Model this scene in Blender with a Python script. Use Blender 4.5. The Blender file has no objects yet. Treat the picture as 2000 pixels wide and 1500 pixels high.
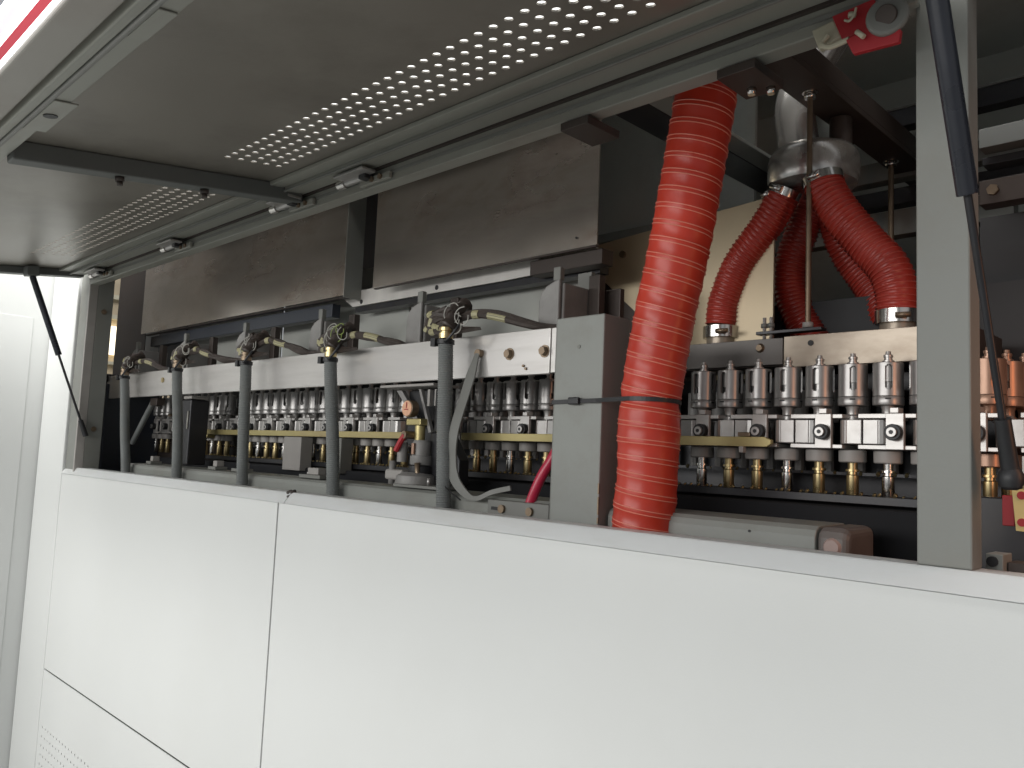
import bpy, bmesh, math, random
from mathutils import Vector, Matrix
random.seed(4)
S = bpy.context.scene
COL = S.collection
R = math.radians

# ------------------------------------------------------------ camera
cam_d = bpy.data.cameras.new("camera")
cam = bpy.data.objects.new("camera", cam_d)
COL.objects.link(cam)
cam_d.sensor_width = 36.0
cam_d.lens = 28.53
cam_d.clip_start = 0.02
cam_d.clip_end = 100
right = Vector((0.71273, 0.70014, 0.04265)).normalized()
fwd = Vector((-0.70065, 0.70774, 0.09052)).normalized()
up = right.cross(fwd).normalized()
mw = Matrix((right, up, -fwd)).transposed().to_4x4()
mw.translation = Vector((0, -1.0, 1.45))
cam.matrix_world = mw
S.camera = cam

# ------------------------------------------------------------ world, lamps, exposure
W = bpy.data.worlds.new("World")
S.world = W
W.use_nodes = True
bg = W.node_tree.nodes["Background"]
bg.inputs[0].default_value = (0.94, 0.97, 1.0, 1)
bg.inputs[1].default_value = 0.38
S.view_settings.view_transform = 'Standard'
S.view_settings.look = 'None'
S.view_settings.exposure = 0.0


def area(name, loc, target, sx, sy, power, color=(1, 1, 1)):
    l = bpy.data.lights.new(name, 'AREA')
    l.shape = 'RECTANGLE'
    l.size, l.size_y = sx, sy
    l.energy = power
    l.color = color
    o = bpy.data.objects.new(name, l)
    COL.objects.link(o)
    o.location = loc
    d = Vector(target) - Vector(loc)
    o.rotation_euler = d.to_track_quat('-Z', 'Y').to_euler()
    return o


area("hall_light", (-3.0, -1.9, 3.5), (-2.8, -0.3, 0.4), 2.6, 0.4, 62, (1.0, 0.99, 0.96))
area("hall_light", (-2.2, -4.8, 2.15), (-1.9, 0, 1.7), 6.0, 1.0, 135, (1.0, 0.99, 0.965))  # added low fill light reaching the interior under the lid
area("hall_light", (-1.7, -0.55, 3.8), (-1.7, 0.0, 2.3), 4.0, 0.3, 120, (1.0, 0.99, 0.96))  # added light to brighten the fascia behind the lid holes
lp = bpy.data.lights.new("oven_lamp", 'AREA')
lp.shape = 'RECTANGLE'
lp.size, lp.size_y = 0.06, 0.30
lp.energy = 0.65
lp.color = (1.0, 0.40, 0.17)
lo = bpy.data.objects.new("oven_lamp", lp)
COL.objects.link(lo)
lo.location = (0.06, 0.08, 1.58)
lo.rotation_euler = (Vector((-0.42, 0.62, 1.54)) - Vector(lo.location)).to_track_quat('-Z', 'Y').to_euler()


# ------------------------------------------------------------ materials
def mat(name, col, rough=0.5, metal=0.0, var=0.08, scale=6.0, bump=0.0, bscale=200.0,
        dirt=None, dirt_amt=0.0, dirt_scale=3.0, emit=None, estr=0.0, stretch=None, coat=0.0, rvar=0.1):
    m = bpy.data.materials.new(name)
    m.use_nodes = True
    nt = m.node_tree
    N, L = nt.nodes, nt.links
    b = N["Principled BSDF"]
    b.inputs["Metallic"].default_value = metal
    b.inputs["Roughness"].default_value = rough
    if coat:
        b.inputs["Coat Weight"].default_value = coat
        b.inputs["Coat Roughness"].default_value = 0.12
    tc = N.new("ShaderNodeTexCoord")
    mp = N.new("ShaderNodeMapping")
    L.new(tc.outputs["Object"], mp.inputs[0])
    if stretch:
        mp.inputs["Scale"].default_value = stretch
    n1 = N.new("ShaderNodeTexNoise")
    n1.inputs["Scale"].default_value = scale
    n1.inputs["Detail"].default_value = 6
    L.new(mp.outputs[0], n1.inputs["Vector"])
    r = N.new("ShaderNodeValToRGB")
    lo_ = [max(0, c * (1 - var)) for c in col]
    hi_ = [min(1, c * (1 + var)) for c in col]
    r.color_ramp.elements[0].position = 0.3
    r.color_ramp.elements[1].position = 0.7
    r.color_ramp.elements[0].color = (*lo_, 1)
    r.color_ramp.elements[1].color = (*hi_, 1)
    L.new(n1.outputs["Fac"], r.inputs[0])
    out = r.outputs[0]
    if dirt:
        n2 = N.new("ShaderNodeTexNoise")
        n2.inputs["Scale"].default_value = dirt_scale
        n2.inputs["Detail"].default_value = 8
        n2.inputs["Roughness"].default_value = 0.65
        L.new(mp.outputs[0], n2.inputs["Vector"])
        r2 = N.new("ShaderNodeValToRGB")
        r2.color_ramp.elements[0].position = 0.48
        r2.color_ramp.elements[1].position = 0.72
        r2.color_ramp.elements[1].color = (dirt_amt,) * 3 + (1,)
        L.new(n2.outputs["Fac"], r2.inputs[0])
        mx = N.new("ShaderNodeMixRGB")
        mx.inputs[2].default_value = (*dirt, 1)
        L.new(r2.outputs[0], mx.inputs[0])
        L.new(out, mx.inputs[1])
        out = mx.outputs[0]
    L.new(out, b.inputs["Base Color"])
    if rvar:
        mr = N.new("ShaderNodeMapRange")
        mr.inputs["To Min"].default_value = max(0.02, rough - rvar)
        mr.inputs["To Max"].default_value = min(1, rough + rvar)
        L.new(n1.outputs["Fac"], mr.inputs["Value"])
        L.new(mr.outputs[0], b.inputs["Roughness"])
    if bump:
        n3 = N.new("ShaderNodeTexNoise")
        n3.inputs["Scale"].default_value = bscale
        n3.inputs["Detail"].default_value = 3
        L.new(mp.outputs[0], n3.inputs["Vector"])
        bp = N.new("ShaderNodeBump")
        bp.inputs["Strength"].default_value = bump
        bp.inputs["Distance"].default_value = 0.002
        L.new(n3.outputs["Fac"], bp.inputs["Height"])
        L.new(bp.outputs[0], b.inputs["Normal"])
    if emit:
        b.inputs["Emission Color"].default_value = (*emit, 1)
        b.inputs["Emission Strength"].default_value = estr
    return m


M = dict(
    white2=mat("neighbour_cabinet_paint", (0.60, 0.61, 0.60), 0.45, var=0.03, scale=1.0),
    white=mat("white_paint", (0.76, 0.77, 0.755), 0.33, var=0.02, scale=1.2, bump=0.05, bscale=350, dirt=(0.62, 0.61, 0.56), dirt_amt=0.12, dirt_scale=1.3),
    capwhite=mat("sill_paint", (0.64, 0.655, 0.655), 0.4, var=0.03, scale=3, bump=0.06, bscale=300, dirt=(0.45, 0.43, 0.38), dirt_amt=0.3, dirt_scale=9, stretch=(0.4, 1, 3)),
    grey=mat("grey_paint", (0.225, 0.23, 0.212), 0.5, var=0.07, scale=4, bump=0.06, bscale=260, dirt=(0.20, 0.17, 0.13), dirt_amt=0.35, dirt_scale=5),
    panelg=mat("light_grey_panel_paint", (0.42, 0.43, 0.40), 0.5, var=0.06, scale=4, dirt=(0.30, 0.27, 0.24), dirt_amt=0.35, dirt_scale=5),
    box=mat("box_grey_paint", (0.27, 0.28, 0.26), 0.45, var=0.05, scale=7, bump=0.07, bscale=240, dirt=(0.17, 0.15, 0.12), dirt_amt=0.3, dirt_scale=10),
    lid=mat("lid_underside_paint", (0.25, 0.23, 0.20), 0.36, metal=0.3, var=0.12, scale=2.2, bump=0.05, bscale=200, dirt=(0.13, 0.115, 0.095), dirt_amt=0.7, dirt_scale=2.0),
    lidrim=mat("lid_rim_paint", (0.30, 0.30, 0.265), 0.42, var=0.07, scale=3, bump=0.05, dirt=(0.19, 0.15, 0.12), dirt_amt=0.45, dirt_scale=5, stretch=(0.5, 2, 2)),
    lidout=mat("lid_rim_outer_paint", (0.36, 0.34, 0.31), 0.45, var=0.05, scale=3, dirt=(0.30, 0.25, 0.22), dirt_amt=0.4, dirt_scale=5),
    alu=mat("bare_aluminium", (0.58, 0.56, 0.54), 0.36, metal=0.5, var=0.05, scale=14, bump=0.10, bscale=60, stretch=(0.12, 1, 1.5), dirt=(0.36, 0.34, 0.31), dirt_amt=0.4, dirt_scale=22),
    mach=mat("machined_steel", (0.46, 0.445, 0.43), 0.36, metal=0.65, var=0.06, scale=30, bump=0.04, bscale=90, dirt=(0.30, 0.27, 0.24), dirt_amt=0.3, dirt_scale=40),
    spin=mat("spindle_alloy", (0.37, 0.36, 0.35), 0.36, metal=0.7, var=0.06, scale=40, dirt=(0.25, 0.22, 0.2), dirt_amt=0.35, dirt_scale=55, stretch=(1, 1, 0.4)),
    sheet=mat("dark_steel_sheet", (0.52, 0.47, 0.42), 0.26, metal=0.8, var=0.28, scale=2.4, bump=0.05, bscale=40, dirt=(0.20, 0.10, 0.055), dirt_amt=0.7, dirt_scale=2.6, stretch=(0.8, 1, 2.0), rvar=0.14),
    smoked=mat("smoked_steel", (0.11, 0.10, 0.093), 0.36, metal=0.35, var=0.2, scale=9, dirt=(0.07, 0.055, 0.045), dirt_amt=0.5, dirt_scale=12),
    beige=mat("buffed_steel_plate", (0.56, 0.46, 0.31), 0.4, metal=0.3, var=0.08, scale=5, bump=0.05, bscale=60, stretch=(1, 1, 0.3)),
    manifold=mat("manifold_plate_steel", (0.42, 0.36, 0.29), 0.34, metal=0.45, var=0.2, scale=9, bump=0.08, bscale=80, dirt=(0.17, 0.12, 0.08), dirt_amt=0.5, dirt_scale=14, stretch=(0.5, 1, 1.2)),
    polish=mat("polished_strip", (0.80, 0.77, 0.73), 0.38, metal=0.25, var=0.08, scale=6, stretch=(2, 1, 0.2)),
    chrome=mat("chrome", (0.66, 0.64, 0.61), 0.2, metal=1.0, var=0.04, scale=20, rvar=0.05),
    pipe=mat("galvanised_pipe", (0.66, 0.64, 0.61), 0.25, metal=0.8, var=0.08, scale=9, stretch=(1, 1, 0.4), dirt=(0.35, 0.27, 0.2), dirt_amt=0.3, dirt_scale=12),
    brass=mat("brass", (0.56, 0.45, 0.24), 0.3, metal=0.9, var=0.12, scale=60, rvar=0.08),
    gold=mat("yellow_zinc_plate", (0.52, 0.44, 0.20), 0.38, metal=0.5, var=0.14, scale=10, dirt=(0.38, 0.28, 0.18), dirt_amt=0.5, dirt_scale=8, stretch=(0.5, 1, 1)),
    bronze=mat("bronze_bolt", (0.24, 0.18, 0.125), 0.4, metal=0.7, var=0.15, scale=50),
    copper_glow=mat("copper_glow_tint_alloy", (0.40, 0.25, 0.18), 0.36, metal=0.6, var=0.08, scale=30),  # orange oven glow put into the spindle colour; plain copper on the sight glass
    cast=mat("cast_housing_paint", (0.27, 0.262, 0.252), 0.5, metal=0.1, var=0.15, scale=20, bump=0.3, bscale=120, dirt=(0.2, 0.17, 0.15), dirt_amt=0.4, dirt_scale=14),
    black=mat("black_rubber", (0.018, 0.018, 0.020), 0.45, var=0.2, scale=30),
    blackm=mat("black_metal", (0.03, 0.03, 0.034), 0.35, metal=0.3, var=0.2, scale=12, dirt=(0.06, 0.05, 0.04), dirt_amt=0.4, dirt_scale=10),
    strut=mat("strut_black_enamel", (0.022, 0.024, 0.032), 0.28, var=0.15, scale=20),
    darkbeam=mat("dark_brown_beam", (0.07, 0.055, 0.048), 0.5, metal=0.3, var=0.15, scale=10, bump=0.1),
    rear=mat("rear_wall_paint", (0.66, 0.69, 0.66), 0.6, var=0.08, scale=2, dirt=(0.32, 0.30, 0.27), dirt_amt=0.5, dirt_scale=2),
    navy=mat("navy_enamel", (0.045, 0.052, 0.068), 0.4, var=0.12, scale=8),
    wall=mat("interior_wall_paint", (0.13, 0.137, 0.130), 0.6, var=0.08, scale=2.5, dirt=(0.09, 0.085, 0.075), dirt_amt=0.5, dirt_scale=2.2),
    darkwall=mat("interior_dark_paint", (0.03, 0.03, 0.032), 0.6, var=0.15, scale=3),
    plastic=mat("grey_nylon", (0.36, 0.34, 0.32), 0.5, var=0.05, scale=30, bump=0.05),
    conduit=mat("grey_pvc_conduit", (0.19, 0.20, 0.197), 0.42, var=0.08, scale=18, dirt=(0.22, 0.19, 0.16), dirt_amt=0.25, dirt_scale=12),
    cable=mat("grey_flat_cable", (0.20, 0.20, 0.185), 0.5, var=0.06, scale=14),
    hose=mat("red_silicone", (0.54, 0.042, 0.020), 0.36, var=0.10, scale=9, bump=0.12, bscale=70, dirt=(0.42, 0.022, 0.018), dirt_amt=0.4, dirt_scale=8, rvar=0.07),
    cord=mat("pink_cord", (0.74, 0.25, 0.18), 0.4, var=0.08, scale=40),
    hose2=mat("dark_red_silicone", (0.36, 0.032, 0.020), 0.33, var=0.16, scale=14, bump=0.15, bscale=90),
    cord2=mat("dull_red_cord", (0.50, 0.09, 0.07), 0.4, var=0.1, scale=40),
    redp=mat("red_enamel", (0.40, 0.020, 0.028), 0.5, var=0.1, scale=15),
    redcable=mat("crimson_cable_sleeve", (0.50, 0.02, 0.06), 0.3, var=0.08, scale=15),
    yellowp=mat("yellow_plate_paint", (0.72, 0.58, 0.24), 0.5, var=0.06, scale=20),
    sleeve=mat("yellow_green_sleeve", (0.44, 0.41, 0.24), 0.5, var=0.3, scale=60, dirt=(0.13, 0.11, 0.07), dirt_amt=0.85, dirt_scale=60),
    wrap=mat("brown_tape_wrap", (0.055, 0.042, 0.036), 0.45, var=0.3, scale=60, bump=0.4, bscale=120),
    wire=mat("pale_wire", (0.42, 0.41, 0.37), 0.4, var=0.1, scale=50),
    greenwire=mat("green_wire", (0.25, 0.32, 0.08), 0.4, var=0.1, scale=50),
    cream=mat("cream_plastic", (0.50, 0.47, 0.36), 0.45, var=0.06, scale=20),
    face=mat("gauge_face", (0.80, 0.45, 0.28), 0.35, var=0.12, scale=120),
    endcap=mat("end_cap_paint", (0.16, 0.14, 0.13), 0.45, var=0.1, scale=20),
    knobm=mat("pinkish_knob", (0.40, 0.29, 0.26), 0.5, var=0.1, scale=20),
    base=mat("oven_base_black", (0.007, 0.0075, 0.010), 0.85, var=0.2, scale=6),
    floor=mat("floor_paint", (0.28, 0.29, 0.28), 0.35, var=0.1, scale=1.5),
    lampw=mat("lamp_glow", (0.9, 0.9, 0.9), 0.5, emit=(1, 0.99, 0.97), estr=3.2),
    lampp=mat("lamp_pink_glow", (0.9, 0.6, 0.65), 0.5, emit=(1.0, 0.70, 0.76), estr=1.0),
    lampwarm=mat("warm_lamp_glow", (0.9, 0.85, 0.7), 0.5, emit=(1, 0.88, 0.64), estr=1.9),
    redrail=mat("red_rail_glow", (0.80, 0.09, 0.12), 0.45, emit=(0.9, 0.12, 0.16), estr=0.38),  # weak emission stands for bright light on the rail
    hall=mat("hall_wall_warm", (0.50, 0.42, 0.30), 0.6, var=0.2, scale=5),
)


# ------------------------------------------------------------ mesh builder
class MB:
    def __init__(s):
        s.b = bmesh.new()

    def box(s, x0, x1, y0, y1, z0, z1, mtx=None):
        vs = [s.b.verts.new(p) for p in ((x0, y0, z0), (x1, y0, z0), (x1, y1, z0), (x0, y1, z0),
                                          (x0, y0, z1), (x1, y0, z1), (x1, y1, z1), (x0, y1, z1))]
        if mtx:
            for v in vs:
                v.co = mtx @ v.co
        for f in ((3, 2, 1, 0), (4, 5, 6, 7), (0, 1, 5, 4), (1, 2, 6, 5), (2, 3, 7, 6), (3, 0, 4, 7)):
            s.b.faces.new([vs[i] for i in f])
        return s

    def cyl(s, p0, p1, r0, r1=None, n=20, caps=True):
        r1 = r0 if r1 is None else r1
        p0, p1 = Vector(p0), Vector(p1)
        d = (p1 - p0).normalized()
        a = d.orthogonal().normalized()
        b = d.cross(a)
        A, B = [], []
        for i in range(n):
            t = 2 * math.pi * i / n
            o = a * math.cos(t) + b * math.sin(t)
            A.append(s.b.verts.new(p0 + o * r0))
            B.append(s.b.verts.new(p1 + o * r1))
        for i in range(n):
            j = (i + 1) % n
            f = s.b.faces.new((A[i], A[j], B[j], B[i]))
            f.smooth = True
        if caps:
            s.b.faces.new(A[::-1])
            s.b.faces.new(B)
        return s

    def lathe(s, c, prof, n=24):
        """prof: list of (r, z) along +Z at centre c (closed by caps)"""
        rings = []
        for r, z in prof:
            rings.append([s.b.verts.new((c[0] + r * math.cos(2 * math.pi * i / n), c[1] + r * math.sin(2 * math.pi * i / n), c[2] + z)) for i in range(n)])
        for a, b in zip(rings, rings[1:]):
            for i in range(n):
                j = (i + 1) % n
                f = s.b.faces.new((a[i], a[j], b[j], b[i]))
                f.smooth = True
        s.b.faces.new(rings[0][::-1])
        s.b.faces.new(rings[-1])
        return s

    def tube(s, pts, r, n=10, rad=None):
        """rad(i) -> radius"""
        pts = [Vector(p) for p in pts]
        T = []
        for i in range(len(pts)):
            a = pts[max(0, i - 1)]
            b = pts[min(len(pts) - 1, i + 1)]
            T.append((b - a).normalized())
        nrm = T[0].orthogonal().normalized()
        rings = []
        for i, p in enumerate(pts):
            nrm = (nrm - T[i] * nrm.dot(T[i])).normalized()
            bb = T[i].cross(nrm)
            rr = rad(i) if rad else r
            rings.append([s.b.verts.new(p + (nrm * math.cos(2 * math.pi * k / n) + bb * math.sin(2 * math.pi * k / n)) * rr) for k in range(n)])
        for a, b in zip(rings, rings[1:]):
            for i in range(n):
                j = (i + 1) % n
                f = s.b.faces.new((a[i], a[j], b[j], b[i]))
                f.smooth = True
        s.b.faces.new(rings[0][::-1])
        s.b.faces.new(rings[-1])
        return s

    def prism(s, pts, off):
        """polygon pts (3D) extruded by vector off"""
        off = Vector(off)
        a = [s.b.verts.new(p) for p in pts]
        b = [s.b.verts.new(Vector(p) + off) for p in pts]
        n = len(a)
        s.b.faces.new(a[::-1])
        s.b.faces.new(b)
        for i in range(n):
            j = (i + 1) % n
            s.b.faces.new((a[i], a[j], b[j], b[i]))
        return s

    def band(s, pts, w, t):
        """flat band: path pts, width w along z, thickness t outward in XY"""
        pts = [Vector(p) for p in pts]
        rows = []
        for i, p in enumerate(pts):
            a = pts[max(0, i - 1)]
            b = pts[min(len(pts) - 1, i + 1)]
            d = (b - a).normalized()
            o = Vector((d.y, -d.x, 0)).normalized() * t
            z = Vector((0, 0, w / 2))
            rows.append([s.b.verts.new(q) for q in (p - z, p + o - z, p + o + z, p + z)])
        for a, b in zip(rows, rows[1:]):
            for k in range(4):
                l = (k + 1) % 4
                s.b.faces.new((a[k], a[l], b[l], b[k]))
        s.b.faces.new(rows[0][::-1])
        s.b.faces.new(rows[-1])
        return s

    def build(s, name, m, parent=None, bevel=0.0, seg=2, shift=True, smooth=False):
        bmesh.ops.recalc_face_normals(s.b, faces=s.b.faces)
        if parent is not None and shift:
            o0 = parent.get('_o')
            o0 = Vector(o0) if o0 else Vector((0, 0, 0))
            for v in s.b.verts:
                v.co -= o0
        if smooth:
            for f in s.b.faces:
                f.smooth = True
        s.b.normal_update()
        for e in s.b.edges:
            if len(e.link_faces) == 2 and e.calc_face_angle(0) > 0.6:
                e.smooth = False
        me = bpy.data.meshes.new(name)
        s.b.to_mesh(me)
        s.b.free()
        for mm in (m if isinstance(m, (list, tuple)) else [m]):
            me.materials.append(M[mm])
        o = bpy.data.objects.new(name, me)
        COL.objects.link(o)
        if parent is not None:
            o.parent = parent
            if shift and parent.get('_o'):
                o['_o'] = tuple(parent['_o'])
        if bevel:
            md = o.modifiers.new("bevel", 'BEVEL')
            md.width = bevel
            md.segments = seg
            md.limit_method = 'ANGLE'
            md.angle_limit = R(40)
            md.harden_normals = False
        return o


def tag(o, label, cat, group=None, kind=None):
    if label:
        o['label'] = label
    if cat:
        o['category'] = cat
    if group:
        o['group'] = group
    if kind:
        o['kind'] = kind
    return o


def thing(name, loc, label, cat, group=None):
    o = bpy.data.objects.new(name, None)
    COL.objects.link(o)
    o.location = loc
    o.empty_display_size = 0.02
    o['_o'] = tuple(loc)
    return tag(o, label, cat, group)


def dup(root, loc, label, rotz=0.0, group=None):
    r = root.copy()
    COL.objects.link(r)
    r.location = loc
    r.rotation_euler = (0, 0, rotz)
    r['label'] = label
    if group:
        r['group'] = group
    for ch in list(root.children):
        c = ch.copy()
        COL.objects.link(c)
        c.parent = r
        for g in ch.children:
            d = g.copy()
            COL.objects.link(d)
            d.parent = c
    return r


def spline(pts, n=8):
    """Catmull-Rom through pts"""
    P = [Vector(p) for p in pts]
    P = [P[0] * 2 - P[1]] + P + [P[-1] * 2 - P[-2]]
    out = []
    for i in range(1, len(P) - 2):
        for k in range(n):
            t = k / n
            a, b, c, d = P[i - 1], P[i], P[i + 1], P[i + 2]
            out.append(0.5 * ((2 * b) + (c - a) * t + (2 * a - 5 * b + 4 * c - d) * t * t + (3 * b - a - 3 * c + d) * t ** 3))
    out.append(P[-2])
    return out


ORD = ['first', 'second', 'third', 'fourth', 'fifth', 'sixth', 'seventh', 'eighth', 'ninth', 'tenth', 'eleventh', 'twelfth', 'thirteenth', 'fourteenth', 'fifteenth', 'sixteenth', 'seventeenth', 'eighteenth', 'nineteenth', 'twentieth']

# ============================================================ SETTING
o = MB().box(-12, 6, -8, 4, -0.02, 0).build('floor', 'floor')
tag(o, None, None, kind='structure')

# machine enclosure (inside walls of the cabinet) -------------------------
enc = thing('machine_enclosure', (-1.5, 0.6, 0), 'dark grey inner walls and roof of the machine cabinet behind all the parts', 'enclosure')
MB().box(-3.30, 1.2, 1.40, 1.42, 0.0, 2.62).build('back_wall', 'rear', enc)
MB().box(-3.30, -1.05, 0.03, 1.40, 2.60, 2.62).build('roof_panel', 'rear', enc)
MB().box(-1.045, 1.2, 0.03, 0.22, 2.60, 2.62).build('roof_panel', 'rear', enc)
MB().box(-1.045, 1.2, 0.42, 1.40, 2.60, 2.62).build('roof_panel', 'rear', enc)  # unseen slot before this panel added to let lamp light reach the pot
MB().box(1.18, 1.2, 0.05, 1.40, 0.0, 2.60).build('end_wall', 'darkwall', enc)
MB().box(-3.30, 1.18, 0.03, 1.40, 1.20, 1.22).build('machine_bed', 'darkwall', enc)
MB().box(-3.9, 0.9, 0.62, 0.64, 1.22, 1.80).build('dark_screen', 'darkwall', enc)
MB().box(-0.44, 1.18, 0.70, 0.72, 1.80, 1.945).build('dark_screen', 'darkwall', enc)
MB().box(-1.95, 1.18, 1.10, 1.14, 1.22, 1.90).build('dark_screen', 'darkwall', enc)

# ============================================================ FRONT
# white front panels
def perf_sheet(mb, x0, x1, z0, z1, ys, th, hx0, nx, px, hz0, nz, pz, r, axis='xz', seg=10):
    """sheet in the XZ plane (front face at ys, thickness th) with an nx by nz grid of round holes.
    axis 'xy': sheet lies in XY at height ys."""
    b = mb.b

    def V(u, v, t):
        return b.verts.new((u, ys + t, v) if axis == 'xz' else (u, v, ys + t))
    us = [x0, hx0 - px / 2] + [hx0 - px / 2 + px * (i + 1) for i in range(nx)] + [x1]
    vs = [z0, hz0 - pz / 2] + [hz0 - pz / 2 + pz * (i + 1) for i in range(nz)] + [z1]
    for t in (0, th):
        cache = {}

        def G(i, j):
            if (i, j) not in cache:
                cache[(i, j)] = V(us[i], vs[j], t)
            return cache[(i, j)]
        for i in range(len(us) - 1):
            for j in range(len(vs) - 1):
                hole = 1 <= i <= nx and 1 <= j <= nz
                c = [G(i, j), G(i + 1, j), G(i + 1, j + 1), G(i, j + 1)]
                if not hole:
                    b.faces.new(c)
                    continue
                cu, cv = (us[i] + us[i + 1]) / 2, (vs[j] + vs[j + 1]) / 2
                n = 12
                ring = [V(cu + r * math.cos(2 * math.pi * k / n + math.pi * 1.25), cv + r * math.sin(2 * math.pi * k / n + math.pi * 1.25), t) for k in range(n)]
                q = n // 4
                for s_ in range(4):
                    k0 = s_ * q
                    f = [c[s_]] + [c[(s_ + 1) % 4]] + [ring[(k0 + q - m_) % n] for m_ in range(q + 1)]
                    b.faces.new(f)
                if t == 0:
                    ring2 = [V(cu + r * math.cos(2 * math.pi * k / n + math.pi * 1.25), cv + r * math.sin(2 * math.pi * k / n + math.pi * 1.25), th) for k in range(n)]
                    for k in range(n):
                        b.faces.new((ring[k], ring[(k + 1) % n], ring2[(k + 1) % n], ring2[k]))
    # outer edge
    e = [(x0, z0), (x1, z0), (x1, z1), (x0, z1)]
    for k in range(4):
        a, c = e[k], e[(k + 1) % 4]
        b.faces.new((V(a[0], a[1], 0), V(c[0], c[1], 0), V(c[0], c[1], th), V(a[0], a[1], th)))


o = MB().box(-3.333, -1.7550, 0, 0.024, 0.6130, 1.3202).build('front_panel', 'white', None, bevel=0.0007)
tag(o, 'square white sheet metal panel below the left end of the sill', 'panel')
o = MB().box(-1.7485, 0.9, 0, 0.024, 0.0, 1.3202).build('front_panel', 'white', None, bevel=0.0007)
tag(o, 'long white sheet metal panel filling the lower right', 'panel')
mb = MB()
perf_sheet(mb, -3.333, -1.7550, 0.02, 0.6075, 0.0, 0.003, -3.29, 17, 0.0315, 0.413 - 9 * 0.0315, 10, 0.0315, 0.0042)
o = mb.build('vent_panel', 'white')
tag(o, 'white lower panel with small round vent holes at bottom left', 'panel')
o = MB().box(-3.34, 0.9, 0.035, 0.045, 0.0, 1.30).build('panel_backing', 'darkwall')
tag(o, 'dark backing frame seen in the seams behind the white panels', 'frame')

# sill cap: sloped folded strip in two lengths
def cap(x0, x1, label):
    t = thing('sill_cap', ((x0 + x1) / 2, 0.0, 1.32), label, 'sill')
    prof = [(-0.003, 1.321), (0.014, 1.3445), (0.0165, 1.3465), (0.060, 1.3465), (0.060, 1.322)]
    MB().prism([(x0, y, z) for y, z in prof], (x1 - x0, 0, 0)).build('cap_strip', 'capwhite', t, bevel=0.0012)
    return t
c1 = cap(-3.338, -1.7245, 'left length of white folded sill cap, ending at the chipped joint')
c2 = cap(-1.7215, 0.9, 'long right length of white folded sill cap under the hoses and post')
for (dx, dz, r_) in ((-0.010, 0.022, 0.006), (0.004, 0.024, 0.005), (-0.002, 0.014, 0.0035)):
    MB().cyl((-1.7235 + dx, 0.0045 + dz * 0.6 - 0.006, 1.322 + dz), (-1.7235 + dx, 0.010 + dz * 0.6, 1.325 + dz), r_ * 0.8, r_, n=7).build('chip', 'wrap', c2)

# left white frame strip + neighbouring cabinet
o = MB().box(-3.650, -3.3440, 0.001, 0.03, 0.0, 2.60).build('frame_strip', 'white', None, bevel=0.004)
tag(o, 'upright white frame strip left of the panels', 'frame')
nc = thing('neighbour_cabinet', (-4.3, -0.6, 0), 'white cabinet side with a thin panel outlining the lid shadow at the far left edge', 'cabinet')
MB().box(-5.0, -3.656, -1.3, 0.03, 0.0, 2.45).build('cabinet_body', 'white2', nc, bevel=0.006)
MB().box(-3.6558, -3.6535, -1.20, -0.060, 0.15, 1.93).build('lid_shadow_panel', 'white2', nc, bevel=0.003)  # added panel stands for the soft lid shadow on the side

# posts
def post(x0, x1, y0, y1, z0, z1, label):
    t = thing('cabinet_post', ((x0 + x1) / 2, (y0 + y1) / 2, z0), label, 'post')
    MB().box(x0, x1, y0, y1, z0, z1).build('post_tube', 'grey', t, bevel=0.002)
    return t
pr = post(-0.333, -0.2745, 0.018, 0.056, 1.3468, 2.6, 'thick grey steel post standing on the sill in the right third')
pl = thing('cabinet_post', (-3.28, 0.03, 1.2), 'grey steel post with flange at the left end of the opening', 'post')
MB().box(-3.336, -3.222, 0.034, 0.090, 1.2, 2.6).build('post_tube', 'grey', pl, bevel=0.002)
MB().box(-3.336, -3.238, 0.010, 0.034, 1.33, 2.6).build('post_flange', 'grey', pl, bevel=0.002)
MB().box(-3.234, -3.2215, 0.004, 0.034, 1.33, 2.6).build('seal_strip', 'plastic', pl, bevel=0.002)
for z in (1.93, 1.49):
    MB().cyl((-3.222, 0.06, z), (-3.214, 0.06, z), 0.010, 0.007, n=12).build('bolt', 'bronze', pl)

# fascia above the opening
fa = thing('upper_fascia', (-1.6, 0.0, 2.1), 'white upper cabinet fascia seen as bright dots through the lid holes', 'fascia')
MB().box(-3.65, 0.9, 0.0, 0.02, 2.12, 2.60).build('fascia_sheet', 'white', fa, bevel=0.003)

# hinge rail
hr = thing('hinge_rail', (-1.6, 0.02, 2.03), 'grey brown rail along the top of the opening that carries the lid hinges', 'rail')
MB().box(-3.23, -0.327, 0.004, 0.036, 2.026, 2.085).build('rail_tube', 'lidrim', hr, bevel=0.002)
MB().box(-3.23, -0.327, -0.0035, 0.0038, 2.060, 2.12).build('gap_strip', 'darkbeam', hr)  # strip added to close the light leak between lid and rail
MB().box(-3.23, -0.327, 0.0010, 0.0045, 2.043, 2.050).build('bead', 'cable', hr)

# ============================================================ LID
TH = R(7)
lid = bpy.data.objects.new('hinged_lid', None)
COL.objects.link(lid)
lid.location = (0, 0, 2.078)
lid.rotation_euler = (TH, 0, 0)
tag(lid, 'raised grey lid with perforated strip propped open over the machine', 'lid')
XL, XR = -3.30, -0.235


def lpart(mb, name, m, bevel=0.0):
    return mb.build(name, m, lid, bevel=bevel, shift=False)


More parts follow.
